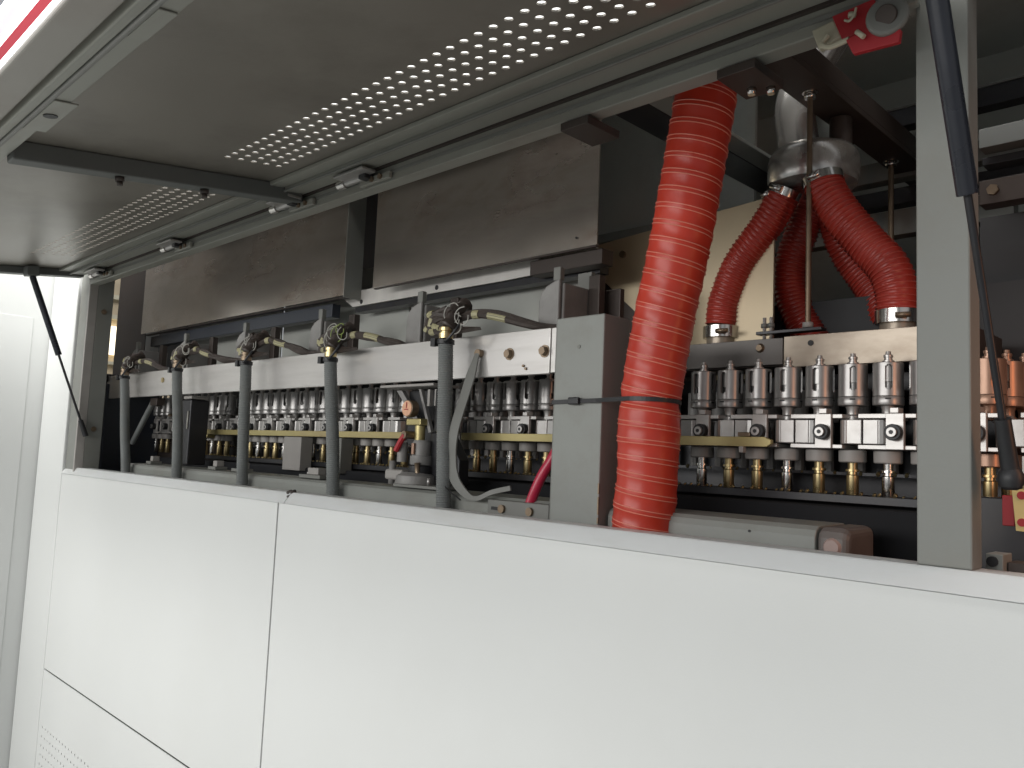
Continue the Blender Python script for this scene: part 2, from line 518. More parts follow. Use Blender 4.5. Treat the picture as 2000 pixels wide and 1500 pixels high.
# skin sheets; local y = -w
mb = MB()
mb.b  # left sheet
perf_sheet(mb, XL, -1.742, -0.70, -0.02, 0.004, 0.003, -2.955, 37, 0.0306, -0.262, 5, 0.0293, 0.0068, axis='xy')
lpart(mb, 'lid_sheet', 'lid')
mb = MB()
perf_sheet(mb, -1.742, XR, -0.70, -0.02, 0.004, 0.003, -1.595, 43, 0.0306, -0.262, 5, 0.0293, 0.0068, axis='xy')
lpart(mb, 'lid_sheet', 'lid')
# hinge side folded flanges
lpart(MB().box(XL, XR, -0.098, -0.060, -0.006, 0.0035), 'hinge_fold', 'lidrim', 0.002)
lpart(MB().box(XL, XR, -0.0595, -0.006, -0.014, 0.0032), 'hinge_fold', 'lidrim', 0.002)
lpart(MB().box(XL, XR, -0.064, -0.058, -0.017, -0.012), 'fold_ridge', 'cable', 0.001)
# front rim
lpart(MB().box(XL, XR, -0.655, -0.628, -0.022, 0.0035), 'rim_channel', 'lidrim', 0.002)
lpart(MB().box(XL, XR, -0.662, -0.6555, -0.027, 0.003), 'rim_ridge', 'cable', 0.002)
lpart(MB().box(XL, XR, -0.678, -0.6625, -0.022, 0.003), 'rim_channel', 'lidrim', 0.002)
lpart(MB().box(XL, XR, -0.735, -0.682, -0.014, -0.005), 'front_lip', 'lidout', 0.003)
# lock strap on rim
lk = lpart(MB().box(-1.55, -1.38, -0.6545, -0.618, -0.0255, -0.0225), 'lock_strap', 'lidrim', 0.002)
mb = MB()
mb.cyl((-1.455, -0.638, -0.027), (-1.455, -0.638, -0.0255), 0.011, n=16)
o = lpart(mb, 'lock_hole', 'black')
lpart(MB().box(-1.08, -0.98, -0.6545, -0.630, -0.0255, -0.0225), 'lock_strap', 'lidrim', 0.002)
# cross member (C channel) and end rail
cmb = MB().box(-1.760, -1.718, -0.627, -0.012, -0.034, 0.0035)
cm = lpart(cmb, 'cross_member', 'wall', 0.003)
for y in (-0.43, -0.25):
    mb = MB().cyl((-1.735, y, -0.034), (-1.735, y, -0.044), 0.010, n=6)
    mb.cyl((-1.735, y, -0.044), (-1.735, y, -0.052), 0.006, n=10)
    mb.build('bolt', 'wrap', cm, shift=False)
lpart(MB().box(XL, XL + 0.045, -0.66, -0.012, -0.022, 0.0035), 'end_rail', 'wall', 0.003)
lpart(MB().box(XR - 0.045, XR, -0.66, -0.012, -0.022, 0.0035), 'end_rail', 'wall', 0.003)
lpart(MB().box(XL + 0.048, XL + 0.10, -0.215, -0.175, -0.034, -0.0), 'strut_bracket', 'wall', 0.003)
lpart(MB().box(XR - 0.10, XR - 0.048, -0.215, -0.175, -0.034, -0.0), 'strut_bracket', 'wall', 0.003)

# hinges
def hinge(x, label, bright=0.0):
    t = MB().box(x + 0.006, x + 0.115, -0.008, 0.0010, 2.030, 2.046).build('hinge', 'lidrim', hr, bevel=0.002)
    mb = MB()
    mb.cyl((x - 0.035, -0.014, 2.047), (x + 0.030, -0.014, 2.047), 0.0085, n=16)
    mb.build('knuckle', 'mach', t)
    MB().cyl((x - 0.062, -0.014, 2.047), (x - 0.0355, -0.014, 2.047), 0.0115, n=16).build('pin_cap', 'chrome', t)
    MB().box(x - 0.034, x + 0.075, -0.050, -0.014, 2.047, 2.053).build('lid_leaf', 'mach', t, bevel=0.0015)
    MB().box(x + 0.03, x + 0.055, -0.028, -0.006, 2.038, 2.058).build('stop_block', 'black', t, bevel=0.002)
    for dx in (0.085, 0.055):
        MB().cyl((x + dx, -0.008, 2.038), (x + dx, -0.013, 2.038), 0.006, n=12).build('screw', 'bronze', t)
    return t
hinge(-1.79, 'hinge with bright pin cap left of where the cross member meets the rail')
hinge(-1.49, 'hinge with bright pin cap right of where the cross member meets the rail')
hinge(-2.46, 'small worn hinge above the middle of the left cover plate')
hinge(-3.10, 'hinge at the far left end of the lid rail by the corner post')

# gas struts
def gas_strut(x, top, low, lab):
    t = thing('gas_strut', low, lab, 'gas strut')
    top, low = Vector(top), Vector(low)
    d = (low - top)
    mid = top + d * 0.50
    MB().cyl(top + d * 0.03, mid, 0.0108, n=20).build('cylinder', 'strut', t, bevel=0.001)
    MB().cyl(mid, low - d * 0.02, 0.0042, n=12).build('rod', 'blackm', t)
    MB().cyl(low - d * 0.10, low - d * 0.0, 0.0085, 0.0095, n=14).build('end_fitting', 'black', t)
    MB().cyl(top, top + d * 0.04, 0.008, n=14).build('end_fitting', 'black', t)
    return t
gas_strut(-3.22, (-3.222, -0.195, 2.036), (-3.205, 0.030, 1.462), 'thin black gas strut between the lid end and left post')
g2 = gas_strut(-0.24, (-0.262, -0.185, 2.036), (-0.240, 0.035, 1.458), 'thick black gas strut crossing in front of the right post')
MB().lathe((-0.240, 0.035, 1.438), [(0.006, 0), (0.011, 0.003), (0.0135, 0.010), (0.013, 0.018), (0.009, 0.025)], n=20).build('ball_socket', 'black', g2)

# ============================================================ BAR
br = thing('aluminium_bar', (-2.2, 0.156, 1.613), 'long bare aluminium bar running across behind the grey conduits', 'bar')
MB().box(-3.388, -1.040, 0.150, 0.162, 1.614, 1.703).build('bar_plate', 'alu', br, bevel=0.0012)
MB().box(-1.0395, -1.012, 0.153, 0.185, 1.616, 1.703).build('end_plate', 'alu', br, bevel=0.001)
for x in (-1.1487, -1.053):
    mb = MB().cyl((x, 0.150, 1.658), (x, 0.140, 1.658), 0.0105, 0.0085, n=6)
    mb.cyl((x, 0.150, 1.658), (x, 0.1485, 1.658), 0.0125, n=16)
    mb.build('bolt', 'bronze', br)
for x in (-2.85, -2.76):
    MB().cyl((x, 0.1505, 1.668), (x, 0.1455, 1.668), 0.009, n=14).build('bolt', 'brass', br)
for x, z in ((-1.108, 1.632), (-1.101, 1.626)):
    MB().cyl((x, 0.1505, z), (x, 0.147, z), 0.0028, n=8).build('screw', 'bronze', br)
# supports under bar
bk = thing('bar_bracket', (-1.5, 0.19, 1.52), 'angled steel bracket with triangular web hanging under the bar', 'bracket')
MB().box(-1.60, -1.40, 0.164, 0.24, 1.604, 1.610).build('top_flange', 'plastic', bk, bevel=0.001)
MB().prism([(-1.575, 0.195, 1.600), (-1.555, 0.195, 1.600), (-1.468, 0.195, 1.512), (-1.482, 0.195, 1.508)], (0, 0.012, 0)).build('web', 'cast', bk, bevel=0.001)
MB().prism([(-1.478, 0.185, 1.600), (-1.470, 0.185, 1.600), (-1.425, 0.185, 1.500), (-1.434, 0.185, 1.498)], (0, 0.010, 0)).build('web', 'cast', bk, bevel=0.001)
MB().box(-1.55, -1.41, 0.215, 0.225, 1.47, 1.600).build('back_plate', 'black', bk, bevel=0.001)
for x in (-1.445, -1.42):
    MB().box(x, x + 0.008, 0.186, 0.196, 1.560, 1.598).build('stiffener', 'plastic', bk)

# ============================================================ CONDUITS + HARNESS
def corr(path, r, p=0.0048, amp=0.0011, n=14, name='x'):
    """corrugated tube along path"""
    pts = [Vector(q) for q in path]
    # resample
    L_ = [0]
    for a, b in zip(pts, pts[1:]):
        L_.append(L_[-1] + (b - a).length)
    ds = p / 4
    N_ = int(L_[-1] / ds)
    out = []
    j = 0
    for i in range(N_ + 1):
        s_ = i * ds
        while j < len(L_) - 2 and L_[j + 1] < s_:
            j += 1
        t = (s_ - L_[j]) / max(1e-9, L_[j + 1] - L_[j])
        out.append(pts[j].lerp(pts[j + 1], t))
    prof = (0, -0.5 * amp, -amp, -0.5 * amp)
    return MB().tube(out, r, n=n, rad=lambda i: r + prof[i % 4])


cond = [
    (-3.073, 1.685, -2.975, 'leftmost grey corrugated conduit, hanging beside the corner post', 0),
    (-2.622, 1.692, -2.554, 'grey conduit just right of the two brass bolts in the bar', 1),
    (-2.158, 1.690, -2.124, 'middle one of the five grey corrugated conduits', 2),
    (-1.724, 1.676, -1.671, 'thick grey conduit below the tangle with the green wires', 3),
    (-1.290, 1.690, -1.267, 'thickest grey conduit, beside the flat grey cable', 4),
]
for (xt, zt, xb, lab, k) in cond:
    t = thing('conduit', (xb, 0.1, 1.30), lab, 'conduit', 'grey conduits hanging in front of the bar')
    xm = xt * 0.45 + xb * 0.55
    path = spline([(xt, 0.100, zt), (xt + (xb - xt) * 0.22, 0.100, zt - 0.08), (xm, 0.098 + 0.004 * (k % 2), zt - 0.2), (xb, 0.097, 1.335), (xb, 0.097, 1.235)], 6)
    corr(path, 0.0162, n=16).build('conduit_tube', 'conduit', t)
    mb = MB().lathe((xt, 0.100, zt + 0.002), [(0.0125, 0), (0.0150, 0.001), (0.0155, 0.012), (0.0125, 0.013), (0.0125, 0.016), (0.0145, 0.017), (0.0145, 0.024), (0.010, 0.026)], n=12)
    mb.build('gland', 'brass' if k in (3, 4) else 'bronze', t)
    tie = MB().lathe((xt, 0.100, zt - 0.010), [(0.0168, 0), (0.0188, 0.001), (0.0188, 0.010), (0.0168, 0.011)], n=20)
    tie.box(xt - 0.026, xt - 0.012, 0.080, 0.090, zt - 0.014, zt + 0.003)
    tie.build('cable_tie', 'black', t)
    MB().tube(spline([(xt + 0.014, 0.084, zt - 0.004), (xt + 0.030, 0.080, zt - 0.002), (xt + 0.046, 0.084, zt + 0.014), (xt + 0.052, 0.09, zt + 0.028)], 4), 0.003, n=6).build('tie_tail', 'black', t)

    # wiring tangle above the gland
    names = ['dark wiring loom on top of the leftmost conduit', 'brown wiring loom above the second conduit from the left',
             'dark wiring loom with yellow sleeves above the middle conduit', 'wiring loom with loops of green and pale wire',
             'wiring loom with yellow sleeves reaching right to the cast housing']
    rnd = random.Random(10 + k)
    w = thing('wiring_loom', (xt, 0.13, zt + 0.02), names[k], 'wiring', 'wiring looms on top of the conduits')

    def P(dx, z, y=0.125):
        return (xt + dx, y, zt + z)
    MB().tube(spline([P(0, 0.026, 0.10), P(0.003, 0.045, 0.112), P(-0.004, 0.065, 0.13), P(-0.01, 0.085, 0.16)], 5), 0.013, n=10,
              rad=lambda i: 0.0165 + 0.0022 * math.sin(i * 1.3)).build('taped_bundle', 'wrap', w)
    for q in range(6):
        j = lambda a=0.015: rnd.uniform(-a, a)
        path = spline([P(j(), 0.030), P(-0.045 + j(), 0.024 + q * 0.006), P(-0.085 + j(), 0.038 + j()), P(-0.075 + j(), 0.058 + j()), P(-0.02 + j(), 0.070 + j())], 5)
        MB().tube(path, 0.0050 + 0.0008 * (q % 3), n=8).build('taped_wire', 'wrap', w)
        c_ = path[4 + q * 2:8 + q * 2]
        MB().tube(c_[:3], 0.0078, n=8).build('sleeve', 'sleeve', w)
    for q in range(2):
        j = lambda a=0.006: rnd.uniform(-a, a)
        path = spline([P(0.006, 0.050, 0.13), P(0.05 + j(), 0.060 + j(), 0.135), P(0.11 + j(), 0.052 + j(), 0.142), P(0.18 + j(), 0.031 + j(), 0.16), P(0.23, 0.018 + j(), 0.185), P(0.29, 0.020, 0.20)], 6)
        MB().tube(path, 0.0068 if q else 0.0085, n=8).build('taped_wire', 'wrap', w)
        if q == 0:
            MB().tube(path[5:8], 0.0095, n=9).build('sleeve', 'sleeve', w)
            MB().tube(path[10:15], 0.0088, n=9).build('sleeve', 'sleeve', w)
    MB().prism([P(-0.065, 0.026, 0.118), P(0.0, 0.018, 0.108), P(0.085, 0.024, 0.118), P(0.02, 0.030, 0.118)], (0, 0.004, -0.006)).build('tape_flap', 'wrap', w)
    for q in range(6 if k == 3 else 4):
        cx, cz, rr = rnd.uniform(-0.02, 0.045), rnd.uniform(0.030, 0.075), rnd.uniform(0.010, 0.024)
        loop = [P(cx + rr * math.cos(a_ / 9 * 2 * math.pi) * 1.2, cz + rr * 1.3 * math.sin(a_ / 9 * 2 * math.pi), 0.105 + 0.004 * math.sin(a_)) for a_ in range(10)]
        MB().tube(spline(loop[rnd.randint(0, 3):], 3), 0.0012, n=5).build('loose_wire', 'greenwire' if (k == 3 and q < 2) else 'wire', w)

# cast housings behind the looms
def housing(x, lab):
    t = thing('cast_housing', (x, 0.25, 1.7), lab, 'housing', 'cast housings standing above the bar')
    pr_ = [(x - 0.056, 1.706), (x - 0.056, 1.772), (x - 0.050, 1.790), (x - 0.036, 1.803), (x - 0.012, 1.812), (x, 1.814), (x, 1.706)]
    MB().prism([(a, 0.205, z) for a, z in pr_], (0, 0.010, 0)).build('front_cover', 'cast', t, bevel=0.004, seg=3)
    pr2 = [(x - 0.050, 1.70), (x - 0.048, 1.775), (x - 0.036, 1.797), (x - 0.008, 1.808), (x + 0.004, 1.808), (x + 0.004, 1.70)]
    MB().prism([(a, 0.216, z) for a, z in pr2], (0, 0.11, 0)).build('housing_body', 'cast', t, bevel=0.004, seg=3)
    MB().box(x - 0.020, x - 0.001, 0.208, 0.222, 1.812, 1.840).build('peg', 'cable', t, bevel=0.002)
    MB().box(x + 0.006, x + 0.035, 0.29, 0.31, 1.70, 1.835).build('rear_bar', 'darkbeam', t, bevel=0.002)
    return t
h0 = housing(-1.071, 'dark cast housing beside the top of the grey box')
hl = ['cast housing behind the loom of the thickest conduit', 'cast housing behind the loom with green wires', 'cast housing behind the middle conduit loom',
      'cast housing behind the second conduit loom from the left', 'cast housing behind the leftmost conduit loom']
for i in range(5):
    dup(h0, (h0.location.x - 0.4385 * (i + 1), h0.location.y, h0.location.z), hl[i])
tb = thing('support_upright', (-1.03, 0.3, 1.6), 'narrow grey upright standing just left of the grey box top', 'upright')
MB().box(-1.104, -1.066, 0.30, 0.312, 1.60, 1.846).build('upright_bar', 'cable', tb, bevel=0.002)
MB().box(-1.050, -1.012, 0.33, 0.345, 1.60, 1.81).build('upright_bar', 'darkbeam', tb, bevel=0.002)
MB().box(-1.000, -0.960, 0.40, 0.42, 1.60, 1.82).build('upright_bar', 'darkbeam', tb, bevel=0.002)

# ============================================================ GREY BOX, STRAP, BIG HOSE
gb = thing('grey_box', (-0.925, 0.14, 1.2), 'tall grey painted sheet metal box beside the big red hose', 'box')
MB().box(-0.980, -0.870, 0.100, 0.176, 1.18, 1.7075).build('box_shell', 'box', gb, bevel=0.0025)
MB().box(-0.982, -0.9795, 0.1015, 0.120, 1.18, 1.700).build('edge_fold', 'cable', gb)
MB().cyl((-0.925, 0.1005, 1.652), (-0.925, 0.0985, 1.652), 0.0035, n=10).build('rivet', 'grey', gb)
for z, h in ((1.395, 0.018), (1.36, 0.03), (1.345, 0.010)):
    MB().box(-0.8715, -0.8690, 0.0985, 0.1005, z, z + h).build('rust_edge', 'bronze', gb)


def hose(name, loc, label, path, R0, pitch, mw_, mc_, group=None, radf=None, pair=True, crd=0.0010, nseg=40, ridge=0.0012):
    t = thing(name, loc, label, 'hose', group)
    pts = [Vector(q) for q in path]
    L_ = [0]
    for a, b in zip(pts, pts[1:]):
        L_.append(L_[-1] + (b - a).length)
    total = L_[-1]

    def at(s_):
        s_ = min(max(s_, 0), total - 1e-6)
        lo_, hi_ = 0, len(L_) - 1
        while hi_ - lo_ > 1:
            m_ = (lo_ + hi_) // 2
            if L_[m_] <= s_:
                lo_ = m_
            else:
                hi_ = m_
        return pts[lo_].lerp(pts[hi_], (s_ - L_[lo_]) / (L_[hi_] - L_[lo_]))
    K = 10
    ds = pitch / K
    nr = int(total / ds)
    # frames
    fr = []
    nrm = None
    for i in range(nr + 1):
        s_ = i * ds
        T = (at(s_ + 0.012) - at(s_ - 0.012)).normalized()
        if nrm is None:
            nrm = Vector((0, -1, 0))
        nrm = (nrm - T * nrm.dot(T)).normalized()
        fr.append((at(s_), nrm.copy(), T.cross(nrm)))
    pairw = 0.25 if pair else 0.0

    def rr(s_, ph):
        f = ((s_ / pitch) + ph) % 1.0
        base = R0 * (radf(s_) if radf else 1.0)
        # bulge between the cord pairs, slight valley in the pair
        if f < pairw:
            g = -ridge * 0.2 * math.sin(math.pi * f / pairw)
        else:
            g = -ridge * 0.9 * math.sin(math.pi * (f - pairw) / (1 - pairw)) ** 0.6
        # irregular wrinkles
        g += 0.0004 * math.sin(s_ * 71 + ph * 2 * math.pi) + 0.0003 * math.sin(s_ * 173 + ph * 4 * math.pi)
        return base + g
    mb = MB()
    rings = []
    for i, (p, a, b) in enumerate(fr):
        ring = []
        for k in range(nseg):
            t_ = 2 * math.pi * k / nseg
            r_ = rr(i * ds, k / nseg)
            ring.append(mb.b.verts.new(p + (a * math.cos(t_) + b * math.sin(t_)) * r_))
        rings.append(ring)
    for a, b in zip(rings, rings[1:]):
        for k in range(nseg):
            l = (k + 1) % nseg
            f = mb.b.faces.new((a[k], a[l], b[l], b[k]))
            f.smooth = True
    mb.build('hose_wall', mw_, t)
    # cords: helix where phase = const
    for off in ((0.0, pairw) if pair else (0.0,)):
        cp = []
        n_t = int(total / pitch)
        for q in range(n_t * 28):
            ang = q / 28
            s_ = (ang + off) * pitch
            if s_ > total - 0.001:
                break
            ph = (-ang) % 1.0   # k/nseg such that s/p + ph = off mod 1
            i = min(int(s_ / ds), nr - 1)
            fct = s_ / ds - i
            p = fr[i][0].lerp(fr[i + 1][0], min(fct, 1))
            t_ = 2 * math.pi * ph
            cp.append(p + (fr[i][1] * math.cos(t_) + fr[i][2] * math.sin(t_)) * (R0 * (radf(s_) if radf else 1.0) + 0.0002))
        MB().tube(cp, crd, n=5).build('cord', mc_, t)
    return t


big = spline([(-0.672, 0.128, 2.25), (-0.680, 0.124, 2.14), (-0.690, 0.12, 2.06), (-0.705, 0.12, 1.97), (-0.733, 0.12, 1.815), (-0.759, 0.12, 1.697), (-0.777, 0.12, 1.60),
              (-0.783, 0.12, 1.556), (-0.785, 0.12, 1.50), (-0.785, 0.12, 1.44), (-0.792, 0.12, 1.341), (-0.80, 0.12, 1.21)], 8)
# length from the top to the strap
_l = 0
for a_, b_ in zip(big, big[1:]):
    _l += (Vector(b_) - Vector(a_)).length
    if b_[2] < 1.554:
        break
STR = _l
hose('big_hose', (-0.79, 0.12, 1.2), 'thick bright red corrugated air hose strapped to the grey box', big, 0.0505, 0.0275, 'hose', 'cord',
     radf=lambda s_: 1.0 - 0.05 * math.exp(-((s_ - STR) / 0.010) ** 2) + 0.035 * math.exp(-((s_ - STR - 0.05) / 0.03) ** 2) + 0.02 * math.exp(-((s_ - STR - 0.16) / 0.02) ** 2) - 0.012 * math.exp(-((s_ - STR - 0.12) / 0.02) ** 2),
     crd=0.00095, nseg=48, ridge=0.0009)

st = thing('cable_strap', (-0.85, 0.09, 1.553), 'black cable strap tying the big red hose to the grey box', 'strap')
zz = 1.5545
arc = [(-0.783 + 0.0492 * math.cos(R(a_)), 0.12 + 0.0492 * math.sin(R(a_)), zz - 0.002 * (a_ + 105) / 100) for a_ in range(-112, 61, 8)]
bp_ = [(-0.983, 0.150, zz - 0.001), (-0.983, 0.098, zz - 0.001), (-0.980, 0.0975, zz - 0.001), (-0.93, 0.0965, zz), (-0.875, 0.092, zz)] + arc
MB().band(bp_, 0.0072, 0.0016).build('strap_band', 'black', st)
MB().box(-0.938, -0.914, 0.0885, 0.0965, zz - 0.0065, zz + 0.0065).build('buckle', 'black', st, bevel=0.002)

# ============================================================ INTERIOR SHEETS
def plate(x0, x1, z0, z1, y, m, name, label, cat, th=0.003, bevel=0.0006):
    o = MB().box(x0, x1, y, y + th, z0, z1).build(name, m, None, bevel=bevel)
    tag(o, label, cat)
    return o
cp1 = thing('cover_plate', (-2.7, 0.3, 1.9), 'dark steel cover plate on the left with a warm reflection', 'plate')
MB().box(-3.49, -1.992, 0.300, 0.303, 1.899, 2.60).build('plate_sheet', 'sheet', cp1, bevel=0.0006)
MB().box(-3.47, -1.992, 0.304, 0.325, 1.893, 1.896).build('bottom_flange', 'darkbeam', cp1)
MB().box(-1.9918, -1.9888, 0.300, 0.36, 1.893, 2.60).build('side_flange', 'grey', cp1)
cp2 = thing('cover_plate', (-1.45, 0.3, 1.9), 'dark rusty steel cover plate right of the narrow gap', 'plate')
MB().box(-1.848, -1.055, 0.300, 0.303, 1.903, 2.60).build('plate_sheet', 'sheet', cp2, bevel=0.0006)
MB().box(-1.848, -1.060, 0.304, 0.312, 1.900, 1.903).build('bottom_flange', 'darkbeam', cp2)
MB().cyl((-1.11, 0.3, 1.925), (-1.11, 0.297, 1.925), 0.0025, n=8).build('rivet', 'black', cp2)

lw = thing('side_screen', (-3.6, 0.3, 1.7), 'narrow dark brown screen between the bright slot and left cover plate', 'screen')
MB().box(-3.82, -3.48, 0.315, 0.318, 1.70, 2.60).build('screen_sheet', 'darkbeam', lw)
MB().box(-3.60, -3.33, 0.42, 0.45, 1.70, 2.60).build('screen_sheet', 'navy', lw)

# polished strip behind the conduits
t = thing('dark_band', (-2.7, 0.33, 1.85), 'dark navy band just under the left cover plate', 'rail')
MB().box(-3.47, -2.10, 0.335, 0.365, 1.850, 1.892).build('band_box', 'navy', t, bevel=0.002)  # dark box added to give the band below the plate
t = thing('dark_patch', (-1.17, 0.33, 1.85), 'dark brown patch under the right end of the rusty plate', 'block')
MB().box(-1.27, -1.06, 0.325, 0.365, 1.868, 1.902).build('block_body', 'darkbeam', t, bevel=0.002)  # dark brown box added to give the dark wedge here
t = thing('polished_strip', (-1.7, 0.36, 1.87), 'bright polished steel strip with two holes under the rusty plate', 'strip')
MB().prism([(-2.085, 0.36, 1.924), (-1.28, 0.36, 1.924), (-1.28, 0.36, 1.880), (-1.40, 0.36, 1.878), (-2.030, 0.36, 1.878), (-2.075, 0.36, 1.904)], (0, 0.006, 0)).build('strip_plate', 'polish', t, bevel=0.001)
MB().box(-2.03, -1.10, 0.37, 0.40, 1.862, 1.878).build('strip_backing', 'blackm', t)
for x, z in ((-1.985, 1.889), (-1.642, 1.891)):
    MB().cyl((x, 0.3605, z), (x, 0.3585, z), 0.0065, n=14).build('bolt_hole', 'black', t)

# inner grey panels seen above the bar
for x0, x1, lab in ((-1.83, -1.16, 'grey inner panel between the rusty plate and the bar'), (-2.55, -1.845, 'grey inner panel behind the middle conduits'), (-4.00, -2.565, 'grey inner panel at the left behind the looms')):
    o = MB().box(x0, x1, 0.43, 0.436, 1.655, 1.95).build('inner_panel', 'panelg', None, bevel=0.001)
    tag(o, lab, 'panel')
o = MB().box(-2.55, -1.75, 0.45, 0.50, 1.93, 2.022).build('cross_beam', 'grey', None, bevel=0.002)
tag(o, 'grey beam with a bright edge in the gap between the plates', 'beam')
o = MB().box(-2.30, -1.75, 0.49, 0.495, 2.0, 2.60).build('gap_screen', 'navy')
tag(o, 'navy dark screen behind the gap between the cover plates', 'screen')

# beige buffed plate behind the big hose
t = thing('buffed_plate', (-1.0, 0.5, 1.75), 'beige buffed steel plate with one bolt behind the big red hose', 'plate')
MB().prism([(-1.222, 0.50, 1.905), (-1.234, 0.50, 1.950), (-1.228, 0.50, 1.966), (-1.215, 0.50, 1.970), (-0.760, 0.50, 2.002), (-0.760, 0.50, 1.62), (-0.90, 0.50, 1.62)], (0, 0.006, 0)).build('plate_sheet', 'beige', t, bevel=0.0008)
MB().cyl((-1.136, 0.50, 1.935), (-1.136, 0.494, 1.935), 0.0085, n=12).build('bolt', 'bronze', t)
o = MB().box(-1.30, -0.92, 0.508, 0.52, 1.60, 1.92).build('shadow_sheet', 'darkbeam')  # dark sheet added as the shadow below the beige plate
tag(o, 'dark brown sheet for the shadow under the left end of the beige plate', 'panel')

# back walls seen between beams
t = thing('rear_wall_sheet', (-1.2, 0.75, 1.9), 'grey green upper rear panel behind the big red hose', 'wall')
MB().box(-1.95, -1.02, 0.90, 0.91, 1.95, 2.60).build('panel_sheet', 'rear', t)
MB().box(-1.75, -0.95, 0.86, 0.89, 2.10, 2.125).build('panel_edge', 'grey', t)

# depth beams
t = thing('roof_beam', (-0.665, 0.8, 2.175), 'dark flat beam running back above the silver duct pot', 'beam')
MB().box(-0.703, -0.632, 0.10, 1.395, 2.175, 2.187).build('beam_flange', 'darkbeam', t, bevel=0.001)
MB().box(-0.640, -0.632, 0.10, 1.395, 2.187, 2.23).build('beam_web', 'darkbeam', t, bevel=0.001)
t = thing('roof_beam', (-0.9, 0.6, 2.15), 'two tone beam running back behind the top of the big red hose', 'beam')
MB().box(-0.985, -0.905, 0.06, 1.0, 2.150, 2.160).build('beam_flange', 'blackm', t, bevel=0.001)
MB().box(-0.903, -0.855, 0.06, 1.0, 2.150, 2.158).build('beam_lip', 'grey', t, bevel=0.001)
for x, lab in ((-0.868, 'brown beam end hanging under the rail left of the red hose'), (-0.568, 'brown beam end with bright screws just right of the red hose')):
    t = thing('beam_end', (x, 0.1, 2.0), lab, 'beam', 'brown beam ends under the hinge rail')
    MB().box(x - 0.030, x + 0.030, -0.002, 0.085, 2.008, 2.022).build('beam_stub', 'darkbeam', t, bevel=0.001)
    if x > -0.6:
        for dx, dy in ((-0.005, 0.055), (0.018, 0.070)):
            MB().cyl((x + dx, dy, 2.008), (x + dx, dy, 1.998), 0.0075, 0.006, n=6).build('screw', 'chrome', t)

# X-direction rear beams
def xbeam(x0, x1, y, z0, z1, m, lab, edge=True):
    t = thing('rear_beam', ((x0 + x1) / 2, y, z0), lab, 'beam')
    MB().box(x0, x1, y, y + 0.04, z0, z1).build('beam_body', m, t, bevel=0.001)
    if edge:
        MB().box(x0, x1, y - 0.003, y + 0.002, z1, z1 + 0.004).build('beam_edge', 'cable', t)
    return t
xbeam(-0.80, 1.1, 0.90, 2.250, 2.292, 'blackm', 'black rear beam with a pale top edge, highest at the right')
xbeam(-0.95, 1.1, 1.00, 2.165, 2.215, 'grey', 'grey rear beam below the highest black one', False)
xbeam(-0.95, 1.1, 0.97, 2.090, 2.130, 'blackm', 'black rear beam behind the rusty rods', False)
xbeam(-1.05, -0.44, 0.95, 2.010, 2.070, 'grey', 'grey rear beam level with the hose clamps', False)
xbeam(-0.415, 1.1, 0.60, 2.046, 2.082, 'wall', 'pale grey beam right of the thick post', False)
xbeam(-0.415, 1.1, 0.62, 2.020, 2.034, 'blackm', 'thin black beam right of the thick post', False)
xb = xbeam(-0.415, 1.1, 0.598, 1.940, 1.984, 'darkbeam', 'brown beam with a bolt right of the thick post', False)
MB().cyl((-0.392, 0.598, 1.963), (-0.392, 0.590, 1.963), 0.010, n=6).build('bolt', 'bronze', xb)

# ============================================================ DUCT POT AND SMALL RED HOSES
pt = thing('duct_pot', (-0.703, 0.55, 2.02), 'silver cast pot splitting one pipe into four small red hoses', 'duct')
MB().lathe((-0.703, 0.55, 2.022), [(0.060, -0.010), (0.084, 0.000), (0.088, 0.010), (0.089, 0.040), (0.086, 0.058), (0.078, 0.070), (0.062, 0.078), (0.040, 0.081)], n=40).build('pot_body', 'pipe', pt)
MB().tube(spline([(-0.728, 0.55, 2.09), (-0.737, 0.55, 2.14), (-0.742, 0.55, 2.20), (-0.727, 0.56, 2.26), (-0.690, 0.57, 2.32), (-0.640, 0.58, 2.40), (-0.61, 0.58, 2.5)], 6), 0.040, n=32).build('feed_pipe', 'pipe', pt)
MB().tube([(-0.668, 0.60, 2.095), (-0.668, 0.60, 2.17)], 0.022, n=18).build('stub_pipe', 'darkbeam', pt)

def small_hose(label, path, R0=0.034, top=None):
    p = spline(path, 8)
    t = hose('small_hose', path[-1], label, p, R0, 0.0098, 'hose2', 'cord2', group='small red hoses under the silver pot', pair=False, crd=0.0008, nseg=28, ridge=0.0022)
    return t, p


def clamp(t, p, R0, worm=True, m='chrome'):
    c, d = Vector(p[0]), (Vector(p[3]) - Vector(p[0])).normalized()
    mb = MB().cyl(c - d * 0.002, c + d * 0.014, R0 + 0.0022, n=28)
    mb.build('hose_clamp', m, t)
    if worm:
        side = d.cross(Vector((0, 1, 0))).normalized()
        q = c + d * 0.006 + Vector((0, -1, 0)) * (R0 + 0.004)
        MB().cyl(q - side * 0.012, q + side * 0.012, 0.0055, n=10).build('clamp_screw', m, t)
    return


